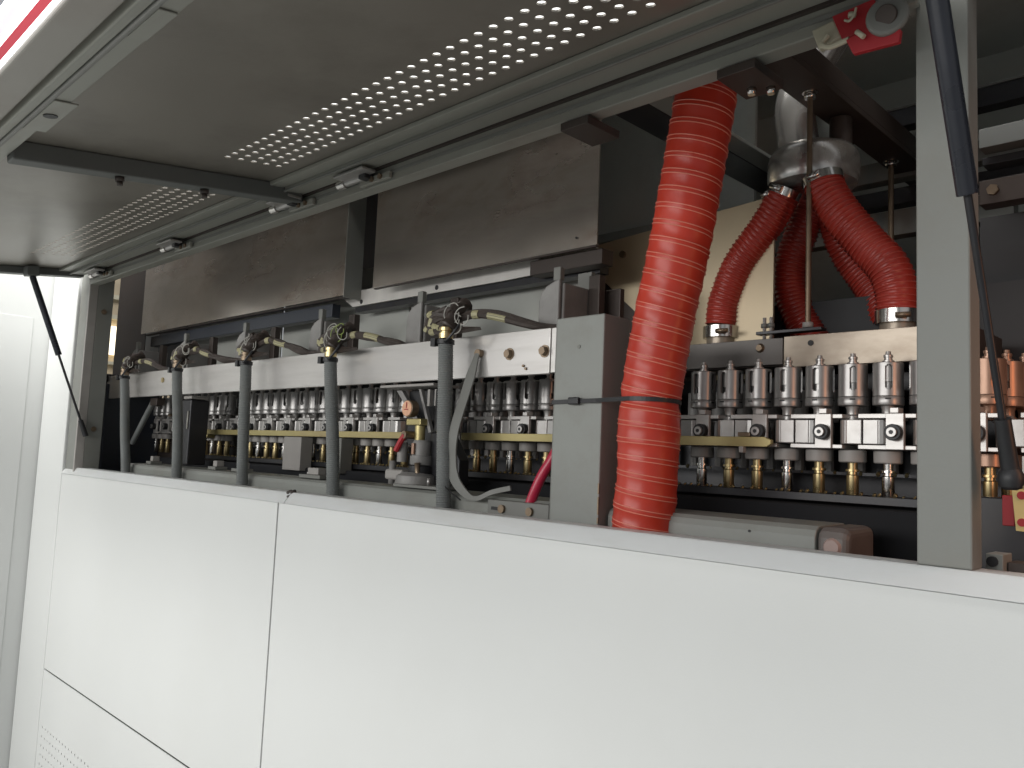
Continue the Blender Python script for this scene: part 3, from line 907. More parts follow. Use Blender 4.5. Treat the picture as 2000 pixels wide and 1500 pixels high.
hl_, p_ = small_hose('small red hose curving left from the pot to the manifold', [(-0.735, 0.50, 2.008), (-0.748, 0.50, 1.985), (-0.782, 0.50, 1.935), (-0.835, 0.50, 1.872), (-0.868, 0.50, 1.80), (-0.875, 0.50, 1.745)])
clamp(hl_, p_, 0.034)
MB().cyl((-0.775, 0.475, 1.997), (-0.757, 0.475, 2.000), 0.006, n=10).build('clamp_screw', 'chrome', hl_)
hr_, p_ = small_hose('small red hose bending right from the pot behind the post', [(-0.655, 0.485, 2.010), (-0.645, 0.485, 1.978), (-0.618, 0.49, 1.930), (-0.575, 0.50, 1.870), (-0.540, 0.50, 1.825), (-0.524, 0.50, 1.78), (-0.522, 0.50, 1.735)], R0=0.0365)
clamp(hr_, p_, 0.0365)
hm_, p_ = small_hose('dark red hose hanging straight down behind the steel rod', [(-0.735, 0.62, 2.01), (-0.760, 0.62, 1.95), (-0.785, 0.62, 1.87), (-0.770, 0.62, 1.79), (-0.720, 0.62, 1.70)], R0=0.035)
hb_, p_ = small_hose('shadowed red hose behind the right bending one', [(-0.690, 0.62, 2.03), (-0.690, 0.63, 1.97), (-0.672, 0.65, 1.90), (-0.630, 0.66, 1.83), (-0.585, 0.64, 1.75)], R0=0.035)
# bottom clamps on the manifold
for x, lab in ((-0.875, 'shiny hose clamp at the foot of the left small hose'), (-0.522, 'shiny hose clamp beside the post at the foot of the right small hose')):
    t = thing('hose_clamp', (x, 0.5, 1.712), lab, 'clamp', 'hose clamps on the manifold')
    MB().lathe((x, 0.50, 1.716), [(0.0350, 0), (0.0375, 0.001), (0.0375, 0.025), (0.0350, 0.026)], n=32).build('clamp_band', 'chrome', t)
    MB().lathe((x, 0.50, 1.690), [(0.0365, 0), (0.0365, 0.006), (0.030, 0.010), (0.030, 0.030)], n=28).build('spigot', 'manifold', t)
    MB().cyl((x + 0.010, 0.460, 1.727), (x + 0.034, 0.466, 1.727), 0.005, n=10).build('clamp_screw', 'bronze', t)

# rods
def rod(x, y, z0, z1, r, lab):
    t = thing('hanger_rod', (x, y, z0), lab, 'rod', 'hanger rods under the dark beam')
    MB().cyl((x, y, z0), (x, y, z1 + 0.05), r, n=14).build('rod_shaft', 'bronze', t)
    MB().cyl((x, y, z1 - 0.013), (x, y, z1 - 0.002), r * 2.2, n=6).build('nut', 'chrome', t)
    MB().cyl((x, y, z1 - 0.002), (x, y, z1 - 0.0002), r * 2.9, n=18).build('washer', 'chrome', t)
    MB().cyl((x, y, z0), (x, y, z0 + 0.010), r * 2.0, n=6).build('foot_nut', 'plastic', t)
    return t
rod(-0.667, 0.455, 1.716, 2.175, 0.0052, 'long thin steel rod in front of the silver pot')
rod(-0.678, 0.907, 1.90, 2.175, 0.0062, 'short dark rod hanging near the thick post')

# manifold plates
mp_ = thing('manifold', (-0.7, 0.42, 1.64), 'smoked steel manifold plate in two lengths above the right spindles', 'manifold')
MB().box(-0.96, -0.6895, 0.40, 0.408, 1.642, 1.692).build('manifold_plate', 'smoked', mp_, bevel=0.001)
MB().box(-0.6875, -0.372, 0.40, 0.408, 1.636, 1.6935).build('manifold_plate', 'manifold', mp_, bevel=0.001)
MB().box(-0.96, -0.372, 0.409, 0.56, 1.640, 1.688).build('manifold_body', 'darkbeam', mp_, bevel=0.001)
MB().cyl((-0.734, 0.4, 1.675), (-0.734, 0.394, 1.675), 0.009, 0.006, n=16).build('bolt', 'bronze', mp_)
MB().cyl((-0.636, 0.4, 1.678), (-0.636, 0.398, 1.678), 0.0052, n=14).build('bolt', 'black', mp_)
t = thing('rod_bracket', (-0.72, 0.42, 1.7), 'thin dark cross bar with two small bolts on the manifold', 'bracket')
MB().box(-0.765, -0.635, 0.440, 0.462, 1.708, 1.714).build('cross_bar', 'blackm', t, bevel=0.0008)
for x in (-0.752, -0.738):
    MB().cyl((x, 0.45, 1.693), (x, 0.45, 1.742), 0.0035, n=8).build('bolt', 'plastic', t)
    MB().cyl((x, 0.45, 1.722), (x, 0.45, 1.730), 0.007, n=6).build('nut', 'cable', t)

# ============================================================ SPINDLES
ZB = 1.40


def make_spindle(name, m_body, m_stem, m_nozzle, lab):
    t = thing(name, (0, 0.35, ZB), lab, 'spindle', 'slotted spindles on the oven chain')
    c = (0, 0.35, 0)
    # body shell with 4 slots
    mb = MB()
    n = 64
    zs = [1.574, 1.584, 1.5862, 1.5885, 1.6195, 1.6215, 1.6235, 1.6268, 1.628]
    ro = [0.0232] * 8 + [0.0215]
    G = {}
    for j, z in enumerate(zs):
        for i in range(n):
            a = 2 * math.pi * i / n - math.pi / 2
            for s_, r_ in ((0, ro[j]), (1, 0.0195)):
                G[(i, j, s_)] = mb.b.verts.new((r_ * math.cos(a), 0.35 + r_ * math.sin(a), z))

    def hole(i, j):
        k = (i + 2) % 16  # slot centred on i=0 mod 12 (between -2..+1)
        if j in (2, 3, 4):
            return 0 <= k < 5
        if j in (1, 5):
            return 1 <= k < 4
        return False
    nz = len(zs) - 1
    for j in range(nz):
        for i in range(n):
            i2 = (i + 1) % n
            if hole(i, j):
                for (ii, jj, e) in ((i - 1, j, 'l'), (i + 1, j, 'r'), (i, j - 1, 'd'), (i, j + 1, 'u')):
                    if not hole(ii % n, jj):
                        if e == 'l':
                            q = [(i, j), (i, j + 1)]
                        elif e == 'r':
                            q = [(i2, j), (i2, j + 1)]
                        elif e == 'd':
                            q = [(i, j), (i2, j)]
                        else:
                            q = [(i, j + 1), (i2, j + 1)]
                        (a1, b1), (a2, b2) = q
                        mb.b.faces.new((G[(a1, b1, 0)], G[(a2, b2, 0)], G[(a2, b2, 1)], G[(a1, b1, 1)]))
                continue
            f = mb.b.faces.new((G[(i, j, 0)], G[(i2, j, 0)], G[(i2, j + 1, 0)], G[(i, j + 1, 0)]))
            f.smooth = True
            f = mb.b.faces.new((G[(i, j, 1)], G[(i, j + 1, 1)], G[(i2, j + 1, 1)], G[(i2, j, 1)]))
            f.smooth = True
    top = [G[(i, nz, 0)] for i in range(n)]
    mb.b.faces.new(top)
    mb.build('slotted_body', m_body, t)
    # dark core and bright inner pin
    MB().lathe((0, 0.35, 1.575), [(0.0125, 0), (0.0125, 0.0215), (0.0162, 0.0220), (0.0162, 0.050)], n=20).build('inner_pin', m_stem, t)
    MB().lathe((0, 0.35, 1.5735), [(0.0195, 0), (0.0212, 0.0001), (0.0212, 0.0008), (0.019, 0.002)], n=24).build('groove', 'black', t)
    mb = MB().lathe((0, 0.35, 1.5585), [(0.019, 0.0), (0.0232, 0.0008), (0.0236, 0.002), (0.0236, 0.0138), (0.0230, 0.0148)], n=32)
    mb.build('lower_ring', m_body, t)
    for q in range(4):
        a = q * math.pi / 2 - math.pi / 2
        mtx = Matrix.Translation((0, 0.35, 1.569)) @ Matrix.Rotation(a + math.pi / 2, 4, 'Z')
        MB().box(-0.0042, 0.0042, -0.0238, -0.0225, -0.0012, 0.0012, mtx).build('notch', 'black', t)
    MB().lathe((0, 0.35, 1.628), [(0.0090, 0), (0.0090, 0.004), (0.0062, 0.0045), (0.0062, 0.009), (0.0072, 0.0095), (0.0072, 0.013), (0.0045, 0.0145), (0.0040, 0.019)], n=18).build('top_pin', m_stem, t)
    MB().lathe((0, 0.35, 1.536), [(0.0125, 0), (0.0125, 0.006), (0.0095, 0.009), (0.0095, 0.017), (0.0115, 0.0225)], n=20).build('neck', m_stem, t)
    MB().lathe((0, 0.35, 1.466), [(0.0195, 0), (0.0215, 0.0015), (0.0218, 0.019), (0.0200, 0.0205)], n=28).build('collar', 'plastic' if name == 'spindle' and m_body == 'spin' else m_body, t)
    MB().lathe((0, 0.35, 1.413), [(0.0090, 0), (0.0096, 0.001), (0.0096, 0.032), (0.0074, 0.0335), (0.0074, 0.038), (0.0108, 0.0385), (0.0108, 0.0420), (0.0074, 0.0425), (0.0078, 0.0532)], n=18).build('nozzle', m_nozzle, t)
    return t


protoA = make_spindle('spindle', 'spin', 'mach', 'chrome', '')
protoA.location = (0, 0.35, ZB)
protoB = make_spindle('spindle', 'spin', 'mach', 'brass', '')
protoC = make_spindle('spindle', 'copper_glow', 'copper_glow', 'brass', 'spindle coloured by orange glow past the thick post')
P0 = -0.823
PITCH = 0.0565
rot = {0: -10, 1: -8, 2: -9, 3: 1, 4: 4, 5: 20, 6: 19, 7: 24}
used = {'A': False, 'B': False, 'C': False}


def place_spindle(k, label):
    x = P0 + PITCH * k
    rr_ = R(rot.get(k, (k * 37) % 90 - 45))
    key = ('B' if (k * 7) % 3 else 'A')
    pr_ = {'A': protoA, 'B': protoB, 'C': protoC}[key]
    if not used[key]:
        used[key] = True
        pr_.location = (x, 0.35, ZB)
        pr_.rotation_euler = (0, 0, rr_)
        pr_['label'] = label
        return
    dup(pr_, (x, 0.35, ZB), label, rr_)


visible = {}


def name_row(ks, text):
    for i, k in enumerate(ks):
        visible[k] = text % ORD[i]


name_row(range(8, 9), 'slotted silver spindle mostly hidden behind the thick post, %s there')
name_row(range(0, 8), 'slotted silver spindle, %s to the right of the big red hose')
name_row(range(-12, -6), 'spindle under the bar, %s from the left between flat cable and grey box')
name_row(range(-22, -15), 'small spindle, %s to the right of the fourth grey conduit')
name_row(range(-31, -22), 'distant spindle, %s from the left between the middle and fourth conduits')
name_row(range(-41, -33), 'distant spindle, %s from the left between second and middle conduits')
name_row(range(-46, -42), 'tiny distant spindle, %s from the left between the two leftmost conduits')
for k, lab in visible.items():
    place_spindle(k, lab)
# the chain turns back past the post: orange glow in the spindle colour
for i, (x, y, rz) in enumerate(((-0.3430, 0.363, 30), (-0.3300, 0.4095, 5), (-0.3165, 0.4555, -10))):
    lab = 'spindle coloured by orange glow past the thick post, %s one from the post' % ORD[i]
    if i == 0:
        protoC.location, protoC.rotation_euler = (x, y, ZB), (0, 0, R(rz))
        protoC['label'] = lab
    else:
        dup(protoC, (x, y, ZB), lab, R(rz))

# ============================================================ CHAIN LINKS
def make_link():
    t = thing('chain_link', (0, 0.33, ZB), '', 'chain link', 'links of the oven chain')
    # two rounded blocks around a pair of spindles, local x origin = joint
    for sgn in (-1, 1):
        a, b = (-0.0265, -0.0007) if sgn < 0 else (0.0007, 0.0265)
        mb = MB()
        pts = []
        xc, yc, r_ = (a + b) / 2, 0.350, 0.0
        # outer end rounded as a cylinder around the spindle axis
        cx = sgn * 0.0262
        outl = []
        for q in range(9):
            an = -math.pi / 2 + q * math.pi / 8 * 0.98
            outl.append((cx + sgn * 0.0205 * math.cos(an) * 0.85, 0.350 + 0.036 * math.sin(an)))
        outl = [(sgn * 0.0010, 0.316)] + [(sgn * 0.024, 0.3155)] + outl + [(sgn * 0.0010, 0.384)]
        mb.prism([(x, y, 1.4955) for x, y in outl], (0, 0, 0.0395))
        mb.build('link_block', 'mach', t, bevel=0.0012)
    MB().box(-0.005, 0.046, 0.312, 0.388, 1.5365, 1.5440).build('top_plate', 'alu', t, bevel=0.0008)
    MB().box(-0.005, 0.046, 0.312, 0.388, 1.4875, 1.4945).build('bottom_plate', 'alu', t, bevel=0.0008)
    # next bracket, left of the pair, carrying the roller
    MB().box(-0.074, -0.047, 0.308, 0.316, 1.4875, 1.5440).build('roller_bracket', 'alu', t, bevel=0.0008)
    MB().box(-0.068, -0.055, 0.309, 0.330, 1.5445, 1.5530).build('bracket_tab', 'alu', t, bevel=0.0008)
    MB().box(-0.0465, -0.030, 0.312, 0.388, 1.5368, 1.5436).build('top_plate', 'alu', t, bevel=0.0008)
    MB().box(-0.0465, -0.030, 0.312, 0.388, 1.4878, 1.4942).build('bottom_plate', 'alu', t, bevel=0.0008)
    ro_ = MB().cyl((-0.060, 0.3078, 1.514), (-0.060, 0.296, 1.514), 0.0128, n=24).build('cam_roller', 'black', t, bevel=0.001)
    mb = MB().cyl((-0.060, 0.2958, 1.514), (-0.060, 0.2915, 1.514), 0.0078, n=20)
    mb.build('roller_bolt', 'mach', ro_, bevel=0.0006, shift=True)
    MB().cyl((-0.060, 0.2914, 1.514), (-0.060, 0.2910, 1.514), 0.0036, n=6).build('hex_socket', 'black', ro_, shift=True)
    MB().box(-0.040, -0.0285, 0.330, 0.37, 1.4965, 1.5355).build('dark_spacer', 'black', t)
    return t


link = make_link()
first = True
li = 0
for q, k in enumerate(range(-46, 11, 2)):
    # joints lie between spindles k+1... : joint X at P0 + PITCH*(k+.5)
    j = P0 + PITCH * (k + 3.5)
    kk = k + 3
    if -16 < kk < -12 or -6 < kk < -2 or kk > 9:
        continue
    if kk >= 9:
        lab = 'chain link just past the thick post beside the strut end'
    elif kk >= -1:
        lab = 'machined chain link, %s to the right of the big red hose' % ORD[(kk + 1) // 2]
    elif kk >= -11:
        lab = 'chain link, %s from the left between the flat cable and grey box' % ORD[(kk + 11) // 2]
    elif kk >= -21:
        lab = 'chain link, %s to the right of the fourth grey conduit' % ORD[(kk + 21) // 2]
    elif kk >= -31:
        lab = 'distant chain link, %s from the left between middle and fourth conduits' % ORD[(kk + 31) // 2]
    elif kk >= -39:
        lab = 'distant chain link, %s from the left between second and middle conduits' % ORD[(kk + 39) // 2]
    else:
        lab = 'tiny distant chain link, %s from the left before the second conduit' % ORD[(kk + 43) // 2]
    if first:
        link.location = (j, 0.33, ZB)
        link['label'] = lab
        first = False
    else:
        dup(link, (j, 0.33, ZB), lab)

# guide rail (yellow zinc)
def rail(x0, x1, lab, chamfer=False):
    pts = [(x0, 0.29, 1.487), (x0, 0.29, 1.504), (x1 - (0.012 if chamfer else 0), 0.29, 1.504), (x1, 0.29, 1.499), (x1, 0.29, 1.492), (x1 - (0.008 if chamfer else 0), 0.29, 1.487)]
    o = MB().prism(pts, (0, 0.010, 0)).build('guide_rail', 'gold', None, bevel=0.0008)
    return tag(o, lab, 'rail')
rail(-2.80, -1.545, 'yellow zinc plated guide rail crossing behind three grey conduits')
rail(-1.44, -0.655, 'yellow guide rail ending in a chamfer right of the red hose', True)
t = thing('guide_bracket', (-0.70, 0.30, 1.49), 'small bracket bolt on the end of the yellow rail', 'bracket')
MB().box(-0.718, -0.695, 0.292, 0.305, 1.5045, 1.512).build('clip', 'bronze', t, bevel=0.001)
MB().box(-0.712, -0.704, 0.286, 0.298, 1.476, 1.487).build('bolt', 'plastic', t, bevel=0.001)

# lower rail with brass specks modelled as glints, front and rear row
t = thing('glint_rail', (-1.6, 0.36, 1.42), 'dark rail with brass specks made for glints under the nozzles', 'rail')
MB().box(-3.1, -0.2, 0.325, 0.40, 1.400, 1.4135).build('rail_bar', 'blackm', t, bevel=0.001)
MB().box(-3.1, -0.2, 0.42, 0.45, 1.445, 1.450).build('rear_wire', 'blackm', t)
rnd = random.Random(5)
mb1 = MB()
for i in range(190):
    x = -3.05 + i * 0.0150 + rnd.uniform(-0.005, 0.005)
    s_ = rnd.uniform(0.0012, 0.0032)
    mb1.cyl((x, 0.3245, 1.4145), (x, 0.330, 1.4145 + s_), s_, n=6)
o = mb1.build('brass_glints', 'brass', t)
o['kind'] = 'stuff'
mb1 = MB()
for i in range(110):
    x = -3.05 + i * 0.026 + rnd.uniform(-0.008, 0.008)
    s_ = rnd.uniform(0.0014, 0.0036)
    mb1.cyl((x, 0.418, 1.4475), (x, 0.424, 1.4475 + s_), s_, n=6)
o = mb1.build('rear_glints', 'brass', t)
o['kind'] = 'stuff'
o = MB().box(-3.2, 0.6, 0.30, 0.60, 1.225, 1.395).build('oven_base', 'base', None, bevel=0.004)
tag(o, 'dark navy oven base under the row of nozzles', 'base')
# dark rear rollers hinted behind the spindles
t = thing('rear_guard', (-1.6, 0.5, 1.45), 'dark ribbed guard behind the spindle row', 'guard')
MB().box(-3.0, 0.5, 0.500, 0.505, 1.41, 1.63).build('guard_sheet', 'blackm', t)
mb = MB()
for i in range(58):
    x = -2.95 + i * 0.0565
    mb.cyl((x, 0.475, 1.60), (x, 0.475, 1.54), 0.017, n=12)
    mb.cyl((x, 0.475, 1.54), (x, 0.475, 1.45), 0.009, n=8)
o = mb.build('rear_bodies', 'cast', t)
o['kind'] = 'stuff'

# pale blocks between lower nozzles
t = thing('bed_block', (-2.22, 0.29, 1.38), 'pale grey block right of the middle conduit under the rail', 'block')
MB().box(-2.235, -2.135, 0.280, 0.32, 1.385, 1.485).build('block_body', 'plastic', t, bevel=0.002)
t = thing('bed_block', (-1.86, 0.29, 1.38), 'grey block right of the fourth conduit under the rail', 'block')
MB().box(-1.985, -1.925, 0.280, 0.32, 1.385, 1.485).build('block_body', 'cable', t, bevel=0.002)

# ============================================================ LOWER GREY BOX RAIL
def lowbox(x0, x1, lab, endm=None):
    t = thing('lower_duct', ((x0 + x1) / 2, 0.15, 1.25), lab, 'duct')
    pr_ = [(0.120, 1.24), (0.120, 1.358), (0.124, 1.367), (0.133, 1.3725), (0.22, 1.3745), (0.22, 1.24)]
    MB().prism([(x0, y, z) for y, z in pr_], (x1 - x0, 0, 0)).build('duct_body', 'box', t, bevel=0.002, seg=3)
    if endm:
        MB().prism([(x1 + 0.0002, y, z) for y, z in pr_], (0.045, 0, 0)).build('end_cap', endm, t, bevel=0.012, seg=4)
        MB().cyl((x1 + 0.024, 0.1205, 1.346), (x1 + 0.024, 0.116, 1.346), 0.013, 0.010, n=18).build('knob', 'knobm', t)
        MB().cyl((-0.60, 0.1205, 1.357), (-0.60, 0.1185, 1.357), 0.002, n=8).build('screw', 'black', t)
    return t
duct1 = lowbox(-3.05, -1.005, 'long rounded grey duct just above the sill behind the conduits')
lowbox(-0.865, -0.500, 'rounded grey duct with a brown end cap right of the red hose', 'endcap')
for i, (x, y, w_, lab) in enumerate(((-2.43, 0.17, 0.05, 'small grey foot on the duct left of the middle conduit'), (-2.27, 0.17, 0.06, 'small grey foot on the duct at the middle conduit'),
                                    (-1.86, 0.165, 0.10, 'small grey foot on the duct left of the fourth conduit'), (-2.92, 0.17, 0.04, 'small grey foot on the duct beside the leftmost conduit'))):
    t = MB().box(x - w_ / 2, x + w_ / 2, y - 0.02, y + 0.02, 1.3748, 1.384).build('foot', 'cable', duct1, bevel=0.001)
    MB().box(x - w_ / 4, x + w_ / 4, y - 0.01, y + 0.015, 1.3842, 1.402).build('foot_block', 'plastic', t, bevel=0.002)
    MB().cyl((x - w_ * 0.35, y, 1.384), (x - w_ * 0.35, y, 1.390), 0.005, n=6).build('bolt', 'mach', t)

# block with screws left of the grey box foot
t = thing('screw_block', (-1.06, 0.16, 1.34), 'beige clamp block with two dark screws left of the grey box foot', 'block')
MB().box(-1.150, -0.990, 0.108, 0.20, 1.335, 1.368).build('block_body', 'cable', t, bevel=0.002)
MB().box(-1.06, -0.990, 0.19, 0.25, 1.370, 1.392).build('block_top', 'grey', t, bevel=0.002)
for x in (-1.108, -1.035):
    MB().cyl((x, 0.108, 1.352), (x, 0.1025, 1.352), 0.008, n=14).build('screw', 'bronze', t)
MB().box(-1.135, -1.112, 0.1035, 0.108, 1.349, 1.355).build('slot_mark', 'black', t)

# ============================================================ PNEUMATIC REGULATOR AND GAUGE
reg = t = thing('air_regulator', (-1.42, 0.18, 1.38), 'dark air regulator with brass fittings left of the thickest conduit', 'regulator')
MB().box(-1.492, -1.440, 0.165, 0.20, 1.515, 1.530).build('fitting', 'gold', t, bevel=0.002)
MB().cyl((-1.458, 0.18, 1.476), (-1.458, 0.18, 1.514), 0.012, n=14).build('fitting', 'gold', t)
MB().lathe((-1.448, 0.18, 1.425), [(0.024, 0), (0.026, 0.003), (0.026, 0.020), (0.022, 0.021), (0.022, 0.050), (0.018, 0.056)], n=20).build('regulator_body', 'cast', t)
MB().box(-1.452, -1.444, 0.152, 0.158, 1.448, 1.474).build('sight_glass', 'copper_glow', t, bevel=0.001)
MB().lathe((-1.448, 0.18, 1.400), [(0.027, 0), (0.028, 0.003), (0.028, 0.022), (0.024, 0.024)], n=20).build('lock_ring', 'black', t)
MB().cyl((-1.448, 0.18, 1.350), (-1.448, 0.18, 1.400), 0.017, 0.020, n=16).build('bowl', 'darkbeam', t)
MB().cyl((-1.400, 0.20, 1.50), (-1.400, 0.20, 1.598), 0.021, n=18).build('solenoid', 'black', t, bevel=0.003)
MB().prism([(-1.432, 0.19, 1.50), (-1.375, 0.19, 1.50), (-1.330, 0.19, 1.44), (-1.330, 0.19, 1.385), (-1.425, 0.19, 1.385)], (0, 0.03, 0)).build('valve_block', 'blackm', t, bevel=0.003)
MB().cyl((-1.435, 0.165, 1.372), (-1.432, 0.155, 1.430), 0.006, n=10).build('side_pipe', 'bronze', t)
g = thing('pressure_gauge', (-1.482, 0.16, 1.553), 'small round gauge with orange face under the bar', 'gauge')
MB().cyl((-1.482, 0.158, 1.553), (-1.482, 0.178, 1.553), 0.0195, n=28).build('gauge_case', 'bronze', g, bevel=0.001)
MB().cyl((-1.482, 0.1578, 1.553), (-1.482, 0.1565, 1.553), 0.0175, n=28).build('gauge_face', 'face', g)
mb = MB()
mb.box(-1.4835, -1.4815, 0.1552, 0.1562, 1.553, 1.567)
mb.box(-1.490, -1.476, 0.1552, 0.1562, 1.5495, 1.5515)
mb.build('gauge_needle', 'redp', g)
t = thing('shutoff_valve', (-1.49, 0.16, 1.47), 'red valve lever beside the regulator', 'valve')
MB().tube(spline([(-1.474, 0.150, 1.492), (-1.486, 0.148, 1.478), (-1.500, 0.146, 1.455)], 4), 0.0068, n=8).build('lever', 'redp', t)
MB().cyl((-1.474, 0.145, 1.492), (-1.474, 0.178, 1.492), 0.009, n=14).build('valve_stem', 'bronze', t)
MB().cyl((-1.50, 0.165, 1.43), (-1.50, 0.165, 1.475), 0.012, n=12).build('valve_body', 'cast', t)
t = reg
MB().lathe((-1.455, 0.175, 1.376), [(0.048, 0), (0.050, 0.006), (0.046, 0.024), (0.030, 0.032)], n=22).build('base_body', 'cast', t)
MB().box(-1.545, -1.48, 0.15, 0.19, 1.388, 1.412).build('clamp_ear', 'plastic', t, bevel=0.006, seg=3)
MB().cyl((-1.528, 0.16, 1.378), (-1.528, 0.16, 1.432), 0.008, n=10).build('bolt', 'cast', t)
MB().box(-1.47, -1.32, 0.120, 0.20, 1.3755, 1.382).build('base_plate', 'cable', t, bevel=0.001)
MB().cyl((-1.376, 0.145, 1.382), (-1.376, 0.145, 1.398), 0.004, n=8).build('bolt', 'mach', t)

# flat cable and red cable
t = thing('flat_cable', (-1.24, 0.1, 1.36), 'flat grey cable hooked on the bar and curling at the sill', 'cable')
pc = spline([(-1.233, 0.140, 1.664), (-1.240, 0.120, 1.585), (-1.249, 0.10, 1.50), (-1.252, 0.10, 1.44), (-1.238, 0.10, 1.40), (-1.200, 0.10, 1.372), (-1.170, 0.10, 1.368), (-1.135, 0.105, 1.382), (-1.10, 0.12, 1.392)], 8)
mb = MB()
rows = []
for i, p in enumerate(pc):
    a_ = pc[max(0, i - 1)]
    b_ = pc[min(len(pc) - 1, i + 1)]
    d = (b_ - a_).normalized()
    wv = d.cross(Vector((0, 1, 0))).normalized()
    w_ = 0.0135 if i < 30 else max(0.005, 0.0135 - (i - 30) * 0.0006)
    if i < 5:
        w_ = 0.006 + i * 0.0015
    nv = Vector((0, 1, 0)) * 0.002
    rows.append([mb.b.verts.new(q_) for q_ in (p - wv * w_ - nv, p + wv * w_ - nv, p + wv * w_ + nv, p - wv * w_ + nv)])
for a_, b_ in zip(rows, rows[1:]):
    for q in range(4):
        l = (q + 1) % 4
        mb.b.faces.new((a_[q], a_[l], b_[l], b_[q]))
mb.b.faces.new(rows[0][::-1])
mb.b.faces.new(rows[-1])
mb.build('cable_body', 'cable', t, bevel=0.0008)
MB().cyl((-1.233, 0.138, 1.664), (-1.233, 0.1498, 1.664), 0.0085, n=14).build('cable_eyelet', 'bronze', t)
MB().tube(spline([(-1.278, 0.10, 1.60), (-1.272, 0.095, 1.50), (-1.285, 0.09, 1.44), (-1.262, 0.09, 1.39), (-1.215, 0.095, 1.362)], 6), 0.0015, n=6).build('drain_wire', 'black', t)
t = thing('red_cable', (-1.04, 0.13, 1.34), 'glossy crimson cable rising from the sill to the grey box', 'cable')
MB().tube(spline([(-1.008, 0.150, 1.475), (-1.018, 0.142, 1.450), (-1.038, 0.132, 1.408), (-1.060, 0.126, 1.345), (-1.068, 0.124, 1.26)], 8), 0.0098, n=16).build('cable_body', 'redcable', t)

# ============================================================ LEFT END
t = thing('drive_motor', (-3.45, 0.2, 1.3), 'dark blue grey drive box behind the left post', 'motor')
MB().box(-3.75, -3.36, 0.140, 0.36, 1.2, 1.672).build('motor_body', 'navy', t, bevel=0.006)
MB().box(-3.72, -3.38, 0.135, 0.34, 1.680, 1.712).build('motor_lid', 'black', t, bevel=0.006)
t = thing('brace_bar', (-3.1, 0.2, 1.43), 'slanted dark brace bar right of the leftmost conduit', 'brace')
MB().cyl((-3.215, 0.2, 1.445), (-3.045, 0.2, 1.600), 0.010, n=12).build('bar_shaft', 'conduit', t)
MB().box(-3.05, -2.99, 0.19, 0.22, 1.585, 1.612).build('bar_end', 'darkbeam', t, bevel=0.002)
t = thing('chain_tensioner', (-2.72, 0.2, 1.3), 'tall dark tensioner block right of the second conduit', 'tensioner')
MB().box(-2.775, -2.690, 0.185, 0.25, 1.38, 1.60).build('tensioner_body', 'blackm', t, bevel=0.004)
MB().box(-2.74, -2.68, 0.180, 0.24, 1.602, 1.613).build('cap_block', 'plastic', t, bevel=0.002)
MB().cyl((-2.70, 0.182, 1.50), (-2.70, 0.182, 1.56), 0.003, n=8).build('grease_pipe', 'wire', t)
# brass fittings left of the second conduit
t = thing('fitting_cluster', (-3.0, 0.3, 1.5), 'cluster of brass fittings seen between the two leftmost conduits', 'fittings')
rnd = random.Random(9)
for i in range(14):
    x, z = -3.45 + rnd.uniform(0, 0.50), 1.47 + rnd.uniform(0, 0.13)
    h = rnd.uniform(0.010, 0.03)
    mb = MB().cyl((x, 0.34, z), (x, 0.34, z + h), rnd.uniform(0.004, 0.011), n=10)
    mb.cyl((x, 0.34, z + h * 0.4), (x, 0.34, z + h * 0.65), rnd.uniform(0.009, 0.014), n=6)
    mb.build('fitting', rnd.choice(['brass', 'gold', 'chrome', 'bronze', 'brass']), t)
MB().box(-3.50, -2.78, 0.36, 0.37, 1.38, 1.60).build('mount_plate', 'darkbeam', t)
MB().box(-3.05, -2.80, 0.30, 0.35, 1.475, 1.505).build('cross_piece', 'gold', t, bevel=0.002)
MB().box(-3.07, -2.97, 0.30, 0.35, 1.38, 1.47).build('pale_block', 'cable', t, bevel=0.002)

# far lit hall seen through the slot at the left
hw = thing('hall_wall', (-6.0, 1.0, 1.5), 'warm bright hall wall glimpsed through the slot at the left', 'wall')
MB().box(-6.10, -6.02, 0.2, 2.2, 0.0, 3.2).build('wall_sheet', 'hall', hw)
for z0, z1 in ((2.30, 2.33), (2.44, 2.47), (1.98, 2.0)):
    MB().box(-6.02, -5.96, 0.5, 1.6, z0, z1).build('ledge', 'cream', hw)
wl = thing('wall_lamp', (-5.95, 1.0, 2.0), 'glowing lamp panel glimpsed through the left slot', 'lamp')
MB().box(-6.0, -5.97, 0.6, 1.5, 2.05, 2.25).build('lamp_panel', 'lampwarm', wl)
MB().box(-5.965, -5.94, 0.93, 0.965, 2.12, 2.28).build('lamp_bracket', 'bronze', wl)
MB().box(-6.0, -5.97, 0.6, 0.985, 1.89, 1.96).build('lamp_panel', 'lampwarm', wl)

# overhead stripes at the top left
ol = thing('ceiling_lamp', (-6, 0.3, 4.0), 'overexposed white tube lamp along the lid edge at top left', 'lamp')
MB().box(-11, -2.2, 0.262, 0.300, 4.0, 4.03).build('tube', 'lampw', ol)
ol2 = thing('ceiling_lamp', (-6, 0.1, 4.0), 'pinkish glowing lamp in the very top left corner', 'lamp')
MB().box(-11, -2.2, 0.105, 0.196, 4.0, 4.03).build('diffuser', 'lampp', ol2)
MB().box(-11, -2.2, 0.196, 0.208, 3.99, 4.02).build('tube', 'lampw', ol2)
MB().box(-11, -2.2, 0.085, 0.105, 3.99, 4.02).build('tube', 'lampw', ol2)
o = MB().box(-11, -2.2, 0.208, 0.262, 3.99, 4.02).build('crane_rail', 'redrail')
tag(o, 'red rail with added glow between the two glowing ceiling lamps', 'rail')

